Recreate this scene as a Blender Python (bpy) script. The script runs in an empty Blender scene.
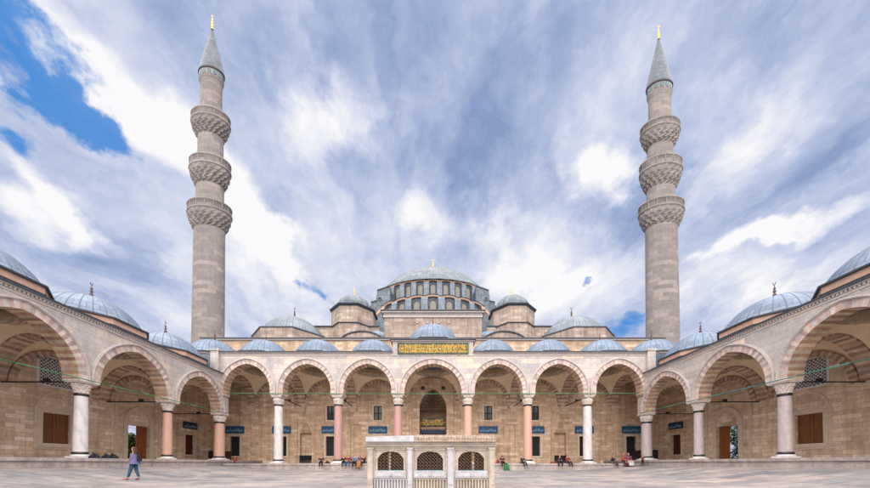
import bpy, math, random
from math import sin, cos, pi, sqrt, radians, atan2, tan
from mathutils import Vector, Matrix
random.seed(7)
SC = bpy.context.scene
COL = SC.collection
# ---------------------------------------------------------------- camera model
F = 295.0; CX = 433.0; HY = 463.0; TH = radians(1.0)
CY = HY - F*tan(TH)
def P(px, py, d):
    """world X and Z of photo pixel at depth d (eye at origin)"""
    u = (px-CX)/F; v = (CY-py)/F
    yy = v*cos(TH)+sin(TH); zz = cos(TH)-v*sin(TH)
    return u/zz*d, yy/zz*d
def PZ(py, d): return P(CX, py, d)[1]
cam = bpy.data.cameras.new('camera'); camo = bpy.data.objects.new('camera', cam); COL.objects.link(camo)
camo.location = (0, 0, 0); camo.rotation_euler = (pi/2+TH, 0, 0)
cam.sensor_width = 36; cam.lens = F/870*36; cam.shift_y = (CY-244)/870; cam.shift_x = (435-CX)/870
cam.clip_start = 0.05; cam.clip_end = 5000
SC.camera = camo
# ---------------------------------------------------------------- materials
def lin(r, g, b):
    f = lambda c: (c/255/12.92) if c/255 <= .04045 else ((c/255+.055)/1.055)**2.4
    return (f(r), f(g), f(b), 1)
class NT:
    def __init__(s, m): s.t = m.node_tree; s.n = s.t.nodes; s.l = s.t.links
    def add(s, kind, **kw):
        n = s.n.new(kind)
        for k, v in kw.items():
            if k in n.inputs.keys(): n.inputs[k].default_value = v
            else: setattr(n, k, v)
        return n
    def link(s, a, b): s.l.new(a, b)
def newmat(name):
    m = bpy.data.materials.new(name); m.use_nodes = True
    return m, NT(m), m.node_tree.nodes['Principled BSDF']
def mixc(nt, a, b, fac, mode='MIX'):
    n = nt.add('ShaderNodeMix', data_type='RGBA', blend_type=mode)
    if hasattr(fac, 'links'): nt.link(fac, n.inputs[0])
    else: n.inputs[0].default_value = fac
    for v, i in ((a, 6), (b, 7)):
        if hasattr(v, 'links'): nt.link(v, n.inputs[i])
        else: n.inputs[i].default_value = v
    return n.outputs[2]
def ramp(nt, src, stops):
    r = nt.add('ShaderNodeValToRGB'); nt.link(src, r.inputs[0])
    e = r.color_ramp.elements
    while len(e) < len(stops): e.new(.5)
    for i, (p, c) in enumerate(stops):
        e[i].position = p; e[i].color = c if len(c) == 4 else (*c, 1)
    return r.outputs[0]
def noise(nt, vec, scale, detail=4, rough=.55, dist=0):
    n = nt.add('ShaderNodeTexNoise', Scale=scale, Detail=detail, Roughness=rough, Distortion=dist)
    if vec is not None: nt.link(vec, n.inputs['Vector'])
    return n.outputs['Fac']
def mapping(nt, vec, sc=(1, 1, 1), loc=(0, 0, 0), rot=(0, 0, 0), typ='POINT'):
    n = nt.add('ShaderNodeMapping', vector_type=typ)
    n.inputs['Scale'].default_value = sc; n.inputs['Location'].default_value = loc; n.inputs['Rotation'].default_value = rot
    nt.link(vec, n.inputs['Vector']); return n.outputs[0]
def g3(v): return (v, v, v, 1)
def stone(name, c1, c2, c3, mortar, bw=1.1, bh=.42, ms=.012, rough=.75, stain=.35, bump=.35, vein=0, veincol=None, streak=.35):
    m, nt, b = newmat(name)
    uv = nt.add('ShaderNodeTexCoord').outputs['UV']
    ob = nt.add('ShaderNodeNewGeometry').outputs['Position']
    # warp joints a little
    br = nt.add('ShaderNodeTexBrick', Scale=1.0, offset=.47, squash=1.35, squash_frequency=3)
    br.inputs['Brick Width'].default_value = bw; br.inputs['Row Height'].default_value = bh
    br.inputs['Mortar Size'].default_value = ms; br.inputs['Mortar Smooth'].default_value = .3
    br.inputs['Color1'].default_value = g3(0); br.inputs['Color2'].default_value = g3(1); br.inputs['Mortar'].default_value = g3(.5)
    nt.link(uv, br.inputs['Vector'])
    tone = ramp(nt, br.outputs['Color'], [(0, c1), (.38, c2), (.72, c1), (1, c3)])
    n1 = noise(nt, ob, .45, 5, .6); n2 = noise(nt, ob, 3.2, 6, .65); n3 = noise(nt, ob, 17, 4, .6)
    v1 = ramp(nt, n1, [(.3, g3(1-stain)), (.62, g3(1.06))])
    v2 = ramp(nt, n2, [(.28, g3(1-stain*1.05)), (.62, g3(1.08))])
    v3 = ramp(nt, n3, [(.3, g3(.78)), (.7, g3(1.14))])
    st = noise(nt, mapping(nt, ob, (2.4, 2.4, .16)), 1.0, 4, .6)
    v4 = ramp(nt, st, [(.36, g3(1-streak)), (.58, g3(1.0))])
    c = mixc(nt, tone, v1, 1, 'MULTIPLY'); c = mixc(nt, c, v2, 1, 'MULTIPLY'); c = mixc(nt, c, v3, 1, 'MULTIPLY'); c = mixc(nt, c, v4, .7, 'MULTIPLY')
    if vein:
        w = nt.add('ShaderNodeTexWave', Scale=.55, Distortion=14, Detail=4); w.inputs['Detail Scale'].default_value = 1.3
        nt.link(ob, w.inputs['Vector'])
        c = mixc(nt, c, veincol, ramp(nt, w.outputs['Fac'], [(.55, g3(0)), (.95, g3(vein))]))
    mm = nt.add('ShaderNodeMath', operation='MULTIPLY'); nt.link(br.outputs['Fac'], mm.inputs[0]); mm.inputs[1].default_value = .75
    c = mixc(nt, c, mortar, mm.outputs[0])
    nt.link(c, b.inputs['Base Color']); b.inputs['Roughness'].default_value = rough
    hm = nt.add('ShaderNodeMath', operation='SUBTRACT'); nt.link(n2, hm.inputs[0]); nt.link(br.outputs['Fac'], hm.inputs[1])
    h2 = nt.add('ShaderNodeMath', operation='MULTIPLY_ADD'); nt.link(n3, h2.inputs[0]); h2.inputs[1].default_value = .5; nt.link(hm.outputs[0], h2.inputs[2])
    bp = nt.add('ShaderNodeBump', Strength=bump, Distance=.02); nt.link(h2.outputs[0], bp.inputs['Height']); nt.link(bp.outputs[0], b.inputs['Normal'])
    return m
def plain(name, c, rough=.7, var=.25, sc=4, metal=0, bump=.2, vein=0, veincol=None, detail=5, isl=0):
    m, nt, b = newmat(name)
    ob = nt.add('ShaderNodeTexCoord').outputs['Object']
    n1 = noise(nt, ob, sc, detail, .6); n2 = noise(nt, ob, sc*6, 3, .6)
    v = ramp(nt, n1, [(.3, g3(1-var)), (.7, g3(1+var*.5))])
    cc = mixc(nt, c if len(c) == 4 else (*c, 1), v, 1, 'MULTIPLY')
    if isl: cc = mixc(nt, cc, ramp(nt, nt.add('ShaderNodeNewGeometry').outputs['Random Per Island'], [(0, g3(1-isl)), (.5, g3(1)), (.8, (1+isl*.3, 1, 1-isl*.3)), (1, g3(1+isl*.5))]), 1, 'MULTIPLY')
    v2 = ramp(nt, n2, [(.3, g3(1-var*.5)), (.7, g3(1+var*.3))]); cc = mixc(nt, cc, v2, 1, 'MULTIPLY')
    if vein:
        w = nt.add('ShaderNodeTexWave', Scale=.8, Distortion=11, Detail=4); nt.link(mapping(nt, ob, (1, 1, .6), rot=(.5, .3, 0)), w.inputs['Vector'])
        cc = mixc(nt, cc, veincol, ramp(nt, w.outputs['Fac'], [(.6, g3(0)), (.98, g3(vein))]))
    nt.link(cc, b.inputs['Base Color']); b.inputs['Roughness'].default_value = rough; b.inputs['Metallic'].default_value = metal
    bp = nt.add('ShaderNodeBump', Strength=bump, Distance=.01); nt.link(n2, bp.inputs['Height']); nt.link(bp.outputs[0], b.inputs['Normal'])
    return m
def leadmat(name, c1, c2, seam):
    m, nt, b = newmat(name)
    uv = nt.add('ShaderNodeTexCoord').outputs['UV']; ob = nt.add('ShaderNodeNewGeometry').outputs['Position']
    br = nt.add('ShaderNodeTexBrick', Scale=1.0, offset=.5)
    br.inputs['Brick Width'].default_value = 1.0; br.inputs['Row Height'].default_value = 1.0
    br.inputs['Mortar Size'].default_value = .035; br.inputs['Mortar Smooth'].default_value = .5
    br.inputs['Color1'].default_value = g3(0); br.inputs['Color2'].default_value = g3(1); br.inputs['Mortar'].default_value = g3(.5)
    nt.link(uv, br.inputs['Vector'])
    tone = ramp(nt, br.outputs['Color'], [(0, c1), (1, c2)])
    n1 = noise(nt, ob, .7, 5, .6); n2 = noise(nt, ob, 6, 5, .6)
    c = mixc(nt, tone, ramp(nt, n1, [(.3, g3(.70)), (.65, g3(1.15))]), 1, 'MULTIPLY')
    c = mixc(nt, c, ramp(nt, n2, [(.3, g3(.85)), (.7, g3(1.1))]), 1, 'MULTIPLY')
    c = mixc(nt, c, seam, br.outputs['Fac'])
    nt.link(c, b.inputs['Base Color']); b.inputs['Roughness'].default_value = .5; b.inputs['Metallic'].default_value = .15
    h = nt.add('ShaderNodeMath', operation='MULTIPLY_ADD'); nt.link(n2, h.inputs[0]); h.inputs[1].default_value = .35; nt.link(br.outputs['Fac'], h.inputs[2])
    bp = nt.add('ShaderNodeBump', Strength=.5, Distance=.03); nt.link(h.outputs[0], bp.inputs['Height']); nt.link(bp.outputs[0], b.inputs['Normal'])
    return m
M = {}
M['marble'] = stone('marble_ashlar', (.62, .55, .50, 1), (.45, .42, .41, 1), (.73, .60, .46, 1), (.33, .28, .24, 1), 1.6, .5, .012, .55, .16, .2, .35, (.44, .44, .48, 1), .16)
M['sand'] = stone('sandstone_ashlar', (.69, .495, .345, 1), (.545, .375, .25, 1), (.82, .64, .48, 1), (.36, .25, .165, 1), .95, .31, .010, .8, .17, .5)
M['sand2'] = stone('rough_limestone', (.82, .63, .46, 1), (.62, .45, .31, 1), (.90, .78, .64, 1), (.40, .285, .20, 1), .95, .29, .011, .8, .19, .55)
M['upper'] = stone('pale_limestone', (.47, .375, .31, 1), (.37, .285, .235, 1), (.58, .48, .405, 1), (.24, .18, .145, 1), 1.2, .5, .016, .8, .18, .4, streak=.45)
M['minaret'] = stone('minaret_limestone', (.27, .235, .22, 1), (.21, .185, .18, 1), (.335, .295, .275, 1), (.20, .17, .16, 1), 1.3, .52, .016, .75, .12, .3, streak=.12)
M['vousA'] = plain('white_voussoir', (.64, .57, .54), .6, .35, 1.3, isl=.22)
M['vousB'] = plain('pink_voussoir', (.57, .43, .385), .65, .4, 1.3, isl=.3)
M['vousC'] = plain('brick_red_voussoir', (.44, .285, .21), .75, .4, 1.5, isl=.35)
M['vousD'] = plain('cream_voussoir', (.60, .49, .38), .7, .35, 1.5, isl=.25)
M['mould'] = plain('grey_moulding', (.56, .51, .48), .6, .2, 5)
M['plaster'] = plain('cream_plaster', (.86, .70, .50), .85, .1, .8)
M['plaster2'] = plain('ochre_plaster', (.44, .32, .19), .85, .2, 3)
M['lead'] = leadmat('lead_sheet', (.13, .19, .28, 1), (.195, .26, .35, 1), (.08, .12, .18, 1))
M['lead2'] = leadmat('old_lead_sheet', (.105, .14, .175, 1), (.165, .20, .24, 1), (.05, .07, .09, 1))
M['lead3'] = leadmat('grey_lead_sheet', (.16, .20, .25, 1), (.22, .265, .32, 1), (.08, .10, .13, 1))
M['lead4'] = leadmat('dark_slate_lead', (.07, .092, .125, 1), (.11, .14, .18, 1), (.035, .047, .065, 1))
M['leadedge'] = plain('dark_lead_edge', (.045, .055, .075), .5, .2, 3)
M['pink'] = plain('pink_granite', (.50, .29, .265), .35, .2, 14, bump=.05, detail=3)
M['salmon'] = plain('salmon_granite', (.62, .38, .29), .4, .15, 10, bump=.05)
M['white'] = plain('white_marble', (.70, .68, .67), .35, .1, 3, bump=.05, vein=.5, veincol=(.45, .46, .50, 1))
M['greym'] = plain('grey_marble', (.50, .43, .42), .35, .15, 5, bump=.05, vein=.5, veincol=(.36, .34, .36, 1))
M['capital'] = plain('carved_white_marble', (.66, .59, .53), .6, .25, 6)
M['bronze'] = plain('dark_bronze', (.04, .05, .05), .4, .2, 5, .6)
M['iron'] = plain('black_iron', (.012, .012, .014), .6, .1, 5)
M['gold'] = plain('gilded_copper', (.85, .50, .06), .3, .15, 5, .8)
M['goldp'] = plain('gold_lettering', (.50, .31, .045), .45, .2, 12, .25)
M['greenp'] = plain('dark_green_panel', (.05, .09, .07), .6, .3, 8)
M['bluep'] = plain('blue_tile', (.005, .075, .18), .65, .3, 10)
M['bluen'] = plain('navy_tile', (.006, .03, .085), .6, .3, 10)
M['bluel'] = plain('white_tile_lettering', (.35, .52, .62), .4, .2, 10)
M['teal'] = plain('teal_tile', (.02, .14, .17), .4, .2, 8)
M['green'] = plain('green_rope', (.05, .22, .09), .6, .1, 8)
M['tealrope'] = plain('teal_rope', (.03, .20, .17), .6, .1, 8)
M['glass'] = plain('dark_window', (.018, .022, .026), .15, .2, 3, bump=.02)
M['pane'] = plain('leaded_glazing', (.25, .235, .20), .4, .4, 9, bump=.1)
M['dark'] = plain('dark_interior', (.03, .022, .018), .9, .2, 3)
M['redcurt'] = plain('dark_red_curtain', (.16, .022, .014), .85, .4, 6)
M['frame'] = plain('pale_stone_frame', (.62, .50, .38), .7, .15, 5)
M['rust'] = plain('finial_bronze', (.12, .07, .06), .5, .2, 6, .4)
M['drumwall'] = plain('drum_stucco', (.58, .37, .27), .8, .15, 4)
def woodmat(name, c):
    m, nt, b = newmat(name)
    ob = nt.add('ShaderNodeTexCoord').outputs['Object']
    n = noise(nt, mapping(nt, ob, (8, 8, .7)), 3, 5, .6, .6)
    nt.link(mixc(nt, (c[0]*.5, c[1]*.5, c[2]*.5, 1), (*c, 1), ramp(nt, n, [(.35, g3(0)), (.65, g3(1))])), b.inputs['Base Color'])
    b.inputs['Roughness'].default_value = .45
    return m
M['wood'] = woodmat('varnished_wood', (.30, .085, .018)); M['wood2'] = woodmat('dark_carved_wood', (.22, .075, .018))
def groundmat():
    m, nt, b = newmat('courtyard_slabs')
    ob = nt.add('ShaderNodeNewGeometry').outputs['Position']
    wp = noise(nt, ob, .35, 2); 
    br = nt.add('ShaderNodeTexBrick', Scale=1.0, offset=.37, squash=1.6, squash_frequency=2)
    br.inputs['Brick Width'].default_value = 1.7; br.inputs['Row Height'].default_value = .95
    br.inputs['Mortar Size'].default_value = .03; br.inputs['Mortar Smooth'].default_value = .3
    br.inputs['Color1'].default_value = g3(0); br.inputs['Color2'].default_value = g3(1); br.inputs['Mortar'].default_value = g3(.5)
    nt.link(ob, br.inputs['Vector'])
    tone = ramp(nt, br.outputs['Color'], [(0, (.28, .268, .282)), (.3, (.21, .218, .245)), (.6, (.35, .315, .305)), (1, (.165, .17, .195))])
    n1 = noise(nt, mapping(nt, ob, (1, .8, 1)), .55, 6, .65, .6); n2 = noise(nt, ob, 2.6, 6, .7, .4); n3 = noise(nt, ob, 14, 4)
    n4 = noise(nt, mapping(nt, ob, (.35, 1.2, 1)), 1.1, 5, .7, 1.2)
    c = mixc(nt, tone, ramp(nt, n1, [(.32, (.70, .70, .73)), (.5, (1, .98, .96)), (.68, (1.2, 1.12, 1.04))]), 1, 'MULTIPLY')
    c = mixc(nt, c, ramp(nt, n2, [(.3, (.76, .76, .78)), (.6, g3(1.08))]), 1, 'MULTIPLY')
    c = mixc(nt, c, ramp(nt, n3, [(.3, g3(.88)), (.7, g3(1.08))]), 1, 'MULTIPLY')
    c = mixc(nt, c, (.50, .37, .27, 1), ramp(nt, n4, [(.56, g3(0)), (.72, g3(.5))]))
    mm = nt.add('ShaderNodeMath', operation='MULTIPLY'); nt.link(br.outputs['Fac'], mm.inputs[0]); mm.inputs[1].default_value = .85
    c = mixc(nt, c, (.11, .095, .09, 1), mm.outputs[0])
    nt.link(c, b.inputs['Base Color'])
    nt.link(ramp(nt, n1, [(.3, g3(.38)), (.7, g3(.7))]), b.inputs['Roughness'])
    h = nt.add('ShaderNodeMath', operation='SUBTRACT'); nt.link(n2, h.inputs[0]); nt.link(br.outputs['Fac'], h.inputs[1])
    bp = nt.add('ShaderNodeBump', Strength=.35, Distance=.02); nt.link(h.outputs[0], bp.inputs['Height']); nt.link(bp.outputs[0], b.inputs['Normal'])
    return m
M['ground'] = groundmat()
M['platform'] = stone('platform_slabs', (.50, .43, .40, 1), (.43, .38, .37, 1), (.54, .46, .40, 1), (.28, .24, .21, 1), 1.9, .8, .012, .6, .25, .2)
M['fount'] = plain('weathered_marble', (.49, .43, .36), .6, .3, 2.2, bump=.3, vein=.35, veincol=(.42, .33, .24, 1))
M['fountw'] = plain('clean_grey_marble', (.50, .50, .52), .5, .25, 3.5, bump=.2, vein=.4, veincol=(.48, .47, .5, 1))
M['fountp'] = plain('rosy_carved_marble', (.50, .39, .31), .65, .45, 9, bump=.6)
M['hood'] = plain('dark_brown_stone', (.24, .16, .10), .85, .4, 5, bump=.4)  # darker brown than the wall stone, for the portal hood and recess back
M['leaf'] = plain('green_leaves', (.06, .13, .028), .6, .5, 3)
M['bark'] = plain('bark', (.10, .07, .05), .9, .3, 6)
M['grass'] = plain('lawn', (.07, .12, .03), .9, .4, 1)
def cloth(name, c): return plain(name, c, .85, .25, 14)
# ---------------------------------------------------------------- mesh builder
class MB:
    def __init__(s): s.v = []; s.f = []; s.m = []; s.uv = {}; s.sm = set()
    def vert(s, *p): s.v.append(p); return len(s.v)-1
    def face(s, idx, m=0, uv=None, smooth=False):
        s.f.append(tuple(idx)); s.m.append(m)
        if uv: s.uv[len(s.f)-1] = uv
        if smooth: s.sm.add(len(s.f)-1)
    def quad(s, pts, m=0, uv=None, smooth=False):
        s.face([s.vert(*p) for p in pts], m, uv, smooth)
    def box(s, x0, x1, y0, y1, z0, z1, m=0):
        b = len(s.v)
        s.v += [(x0, y0, z0), (x1, y0, z0), (x1, y1, z0), (x0, y1, z0), (x0, y0, z1), (x1, y0, z1), (x1, y1, z1), (x0, y1, z1)]
        for q in ((3, 2, 1, 0), (4, 5, 6, 7), (0, 1, 5, 4), (1, 2, 6, 5), (2, 3, 7, 6), (3, 0, 4, 7)): s.face([b+i for i in q], m)
        return s
    def bar(s, a, b, r, n=6, m=0, r2=None):
        a = Vector(a); b = Vector(b); d = (b-a).normalized()
        u = d.orthogonal().normalized(); w = d.cross(u); r2 = r if r2 is None else r2
        i0 = len(s.v)
        for c, rr in ((a, r), (b, r2)):
            for k in range(n):
                t = 2*pi*k/n; s.v.append(tuple(c+(u*cos(t)+w*sin(t))*rr))
        for k in range(n):
            j = (k+1) % n; s.face((i0+k, i0+j, i0+n+j, i0+n+k), m, smooth=n > 5)
        s.face([i0+k for k in range(n)][::-1], m); s.face([i0+n+k for k in range(n)], m)
        return s
    def lathe(s, prof, n=32, m=0, c=(0, 0), a0=0, a1=2*pi, sx=1, sy=1, uvs=None, smooth=True, cap=False, rot=0):
        full = abs(a1-a0-2*pi) < 1e-6; k = n if full else n+1; i0 = len(s.v)
        for (r, z) in prof:
            for i in range(k):
                t = a0+(a1-a0)*i/n+rot; s.v.append((c[0]+r*cos(t)*sx, c[1]+r*sin(t)*sy, z))
        L = 0
        for j in range(len(prof)-1):
            (r0, z0), (r1, z1) = prof[j], prof[j+1]; L2 = L+math.hypot(r1-r0, z1-z0)
            R = max(r0, r1)
            for i in range(n):
                i2 = (i+1) % k if full else i+1
                ids = (i0+j*k+i, i0+j*k+i2, i0+(j+1)*k+i2, i0+(j+1)*k+i)
                if uvs: ua, ub = i/n*uvs[0], (i+1)/n*uvs[0]; va, vb = (j*uvs[1], (j+1)*uvs[1])
                else: ua, ub = (a1-a0)*i/n*R, (a1-a0)*(i+1)/n*R; va, vb = z0 if abs(z1-z0) > .3*abs(r1-r0) else L, z1 if abs(z1-z0) > .3*abs(r1-r0) else L2
                s.face(ids, m, ((ua, va), (ub, va), (ub, vb), (ua, vb)), smooth)
            L = L2
        if cap:
            s.face([i0+(len(prof)-1)*k+i for i in range(k)], m)
        return s
    def build(s, name, mats, parent=None, loc=None, label=None):
        me = bpy.data.meshes.new(name); me.from_pydata(s.v, [], s.f)
        if not isinstance(mats, (list, tuple)): mats = [mats]
        for q in mats: me.materials.append(M[q] if isinstance(q, str) else q)
        lay = me.uv_layers.new(name='UVMap').data
        for p in me.polygons:
            p.material_index = s.m[p.index]; p.use_smooth = p.index in s.sm
            u = s.uv.get(p.index)
            if u:
                for li, q in zip(p.loop_indices, u): lay[li].uv = q
            else:
                n = p.normal; ax, ay, az = abs(n.x), abs(n.y), abs(n.z)
                for li in p.loop_indices:
                    c = s.v[me.loops[li].vertex_index]
                    if az > ax and az > ay: lay[li].uv = (c[0], c[1])
                    elif ax > ay: lay[li].uv = (c[1]+.37, c[2])
                    else: lay[li].uv = (c[0], c[2])
        o = bpy.data.objects.new(name, me); COL.objects.link(o)
        if parent is not None: o.parent = parent
        if loc: o.location = loc
        if label: o['label'] = label
        return o
def tag(o, label, cat=None, group=None, kind=None):
    if label: o['label'] = label
    if cat: o['category'] = cat
    if group: o['group'] = group
    if kind: o['kind'] = kind
    return o
def empty(name, loc=(0, 0, 0), rz=0):
    o = bpy.data.objects.new(name, None); COL.objects.link(o); o.location = loc; o.rotation_euler = (0, 0, rz); o.empty_display_size = .2
    return o
def arch(a, R, stilt, n):
    """points of a pointed two-centred arch on half-span a, from left spring to right"""
    c = R-a; tm = math.acos(c/R) if R > 0 else 0
    L = R*tm; ns = max(1, int(round(n/2*stilt/(stilt+L)))) if stilt > .02 else 0; na = n//2-ns
    pts = [(-a, stilt*i/ns) for i in range(ns)] if ns else []
    pts += [(c-R*cos(tm*i/na), stilt+R*sin(tm*i/na)) for i in range(na+1)]
    return pts+[(-x, z) for x, z in pts[:-1][::-1]]
def wall_over_arch(mb, xc, x0, x1, a, R, st, spring, H, y0, y1, n=28, m=0, soffit=True):
    pts = [(xc+x, spring+z) for x, z in arch(a, R, st, n)]
    top = H if callable(H) else (lambda x: H)
    segs = []
    if pts[0][0] > x0+1e-4: segs.append(((x0, spring), (pts[0][0], spring)))
    segs += list(zip(pts[:-1], pts[1:]))
    if pts[-1][0] < x1-1e-4: segs.append(((pts[-1][0], spring), (x1, spring)))
    for (xa, za), (xb, zb) in segs:
        if xb-xa > 1e-5:
            mb.quad([(xa, y0, za), (xb, y0, zb), (xb, y0, top(xb)), (xa, y0, top(xa))], m)
            mb.quad([(xb, y1, zb), (xa, y1, za), (xa, y1, top(xa)), (xb, y1, top(xb))], m)
        if soffit: mb.quad([(xa, y0, za), (xa, y1, za), (xb, y1, zb), (xb, y0, zb)], m)
def ring(mb, xc, a, R, st, spring, t0, t1, y0, y1, n=28, m0=0, m1=0, per=1, sof=0):
    A = arch(a+t0, R+t0, st, n); B = arch(a+t1, R+t1, st, n)
    if len(A) != len(B):
        k = min(len(A), len(B)); A = A[:k]; B = B[:k]
    for i in range(len(A)-1):
        m = m0 if (i//per) % 2 == 0 else m1
        p = [(xc+A[i][0], spring+A[i][1]), (xc+A[i+1][0], spring+A[i+1][1]), (xc+B[i+1][0], spring+B[i+1][1]), (xc+B[i][0], spring+B[i][1])]
        mb.quad([(x, y0, z) for x, z in p], m); mb.quad([(x, y1, z) for x, z in p][::-1], m)
        mb.quad([(p[0][0], y0, p[0][1]), (p[0][0], y1, p[0][1]), (p[1][0], y1, p[1][1]), (p[1][0], y0, p[1][1])], m+sof)
        mb.quad([(p[3][0], y0, p[3][1]), (p[2][0], y0, p[2][1]), (p[2][0], y1, p[2][1]), (p[3][0], y1, p[3][1])], m)
    for i in (0, -1):
        (xa, za), (xb, zb) = A[i], B[i]
        mb.quad([(xc+xa, y0, spring+za), (xc+xb, y0, spring+zb), (xc+xb, y1, spring+zb), (xc+xa, y1, spring+za)], m0)
def archfill(mb, xc, a, R, st, spring, base, y, m=0, n=20):
    pts = arch(a, R, st, n)
    mb.face([mb.vert(xc-a, y, base), mb.vert(xc+a, y, base)]+[mb.vert(xc+x, y, spring+z) for x, z in pts[::-1]], m)
def swap(mb):
    """turn a builder's local x/y by 90 degrees (arch across instead of along)"""
    mb.v = [(y, x, z) for x, y, z in mb.v]; mb.f = [f[::-1] for f in mb.f]
    mb.uv = {k: tuple(u)[::-1] for k, u in mb.uv.items()}
    return mb
def wall_holes(mb, x0, x1, z0, z1, y, holes, depth, m=0, sgn=1):
    """wall sheet in the xz plane with rectangular holes and their reveals"""
    xs = sorted({x0, x1, *[h[0] for h in holes], *[h[1] for h in holes]}); zs = sorted({z0, z1, *[h[2] for h in holes], *[h[3] for h in holes]})
    xs = [x for x in xs if x0 <= x <= x1]; zs = [z for z in zs if z0 <= z <= z1]
    for xa, xb in zip(xs[:-1], xs[1:]):
        for za, zb in zip(zs[:-1], zs[1:]):
            cx, cz = (xa+xb)/2, (za+zb)/2
            if any(h[0] < cx < h[1] and h[2] < cz < h[3] for h in holes): continue
            mb.quad([(xa, y, za), (xb, y, za), (xb, y, zb), (xa, y, zb)], m)
    for h in holes:
        a, b, c, d = h[:4]; dp = h[4] if len(h) > 4 else depth
        mb.quad([(a, y, c), (a, y, d), (a, y+dp, d), (a, y+dp, c)], m); mb.quad([(b, y, d), (b, y, c), (b, y+dp, c), (b, y+dp, d)], m)
        mb.quad([(a, y, d), (b, y, d), (b, y+dp, d), (a, y+dp, d)], m); mb.quad([(a, y, c), (a, y+dp, c), (b, y+dp, c), (b, y, c)], m)
def muqarnas(mb, c, tiers, n, m=0, a0=0, a1=2*pi, sy=1, jag=.5):
    """pleated stalactite tiers, tiers = [(z, r)]"""
    full = abs(a1-a0-2*pi) < 1e-6; k = n if full else n+1
    def row(fr, fz, ph):
        i0 = len(mb.v)
        for i in range(k):
            t = a0+(a1-a0)*i/n; r = fr(i+ph); mb.v.append((c[0]+r*cos(t), c[1]+r*sin(t)*sy, fz(i+ph)))
        return i0
    for j in range(len(tiers)-1):
        (z0, r0), (z1, r1) = tiers[j], tiers[j+1]; dz = z1-z0; dr = r1-r0; ph = j % 2
        rows = [row(lambda i: r0, lambda i: z0, ph),
                row(lambda i: r0+dr*(.95 if i % 2 else -.1*jag), lambda i: z0+dz*(.30 if i % 2 else .55), ph),
                row(lambda i: r1+dr*(.12 if i % 2 else -.35*jag), lambda i: z0+dz*.86, ph),
                row(lambda i: r1, lambda i: z1, ph)]
        for a, b in zip(rows[:-1], rows[1:]):
            for i in range(n):
                i2 = (i+1) % k; mb.face((a+i, a+i2, b+i2, b+i), m)
def finial(parent, x, y, z, h, mat='rust', name='finial'):
    mb = MB(); r = h*.13
    prof = [(r*.8, z-.05*h), (r*.4, z+.08*h), (r*.25, z+.12*h), (r*.7, z+.2*h), (r*.7, z+.25*h), (r*.25, z+.34*h), (r*.55, z+.42*h), (r*.55, z+.46*h), (r*.22, z+.54*h), (r*.5, z+.6*h), (r*.2, z+.68*h), (r*.12, z+.8*h), (.004, z+.84*h)]
    mb.lathe(prof, 12, 0, (x, y))
    # crescent
    for i in range(10):
        t0 = radians(-230+28*i); t1 = radians(-230+28*(i+1)); w = h*.065
        mb.bar((x+w*cos(t0), y, z+.9*h+w*sin(t0)), (x+w*cos(t1), y, z+.9*h+w*sin(t1)), h*.018, 5)
    return mb.build(name, mat, parent)
def dome(parent, x, y, z, r, rise, mat='lead', seams=28, rows=7, sy=1.0, name='dome', fin=1.3, finmat='rust', lip=True):
    mb = MB(); prof = []
    if lip: prof += [(r*1.035, z-.08), (r*1.045, z+.02), (r*1.0, z+.06)]
    R = (r*r+rise*rise)/(2*rise); tm = math.asin(min(1, r/R)) if rise <= r else pi-math.asin(r/R)
    for i in range(rows*2+1):
        t = tm*(1-i/(rows*2)); prof.append((max(.01, R*sin(t)), z+.06+rise-R+R*cos(t)))
    n = seams*4
    mb.lathe(prof, n, 0, (x, y), sy=sy, uvs=(seams, .5))
    # raised standing seams
    i0 = 3 if lip else 0
    for kx in range(seams):
        t = 2*pi*kx/seams; dt = .028/max(r, 1)
        for (ra, za), (rb, zb) in zip(prof[i0:-2], prof[i0+1:-1]):
            w = .03
            def pt(rr, zz, s, o): return (x+(rr+o)*cos(t)-s*w*sin(t), y+((rr+o)*sin(t)+s*w*cos(t))*sy, zz+o*.6)
            o_ = .013
            mb.quad([pt(ra, za, -1, 0), pt(ra, za, -.6, o_), pt(rb, zb, -.6, o_), pt(rb, zb, -1, 0)][::-1], 0, ((.5, .5),)*4)
            mb.quad([pt(ra, za, -.6, o_), pt(ra, za, .6, o_), pt(rb, zb, .6, o_), pt(rb, zb, -.6, o_)][::-1], 0, ((.5, .5),)*4)
            mb.quad([pt(ra, za, .6, o_), pt(ra, za, 1, 0), pt(rb, zb, 1, 0), pt(rb, zb, .6, o_)][::-1], 0, ((.5, .5),)*4)
    o = mb.build(name, mat, parent)
    if fin: finial(o, x, y, z+rise, fin, finmat)
    return o
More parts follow.
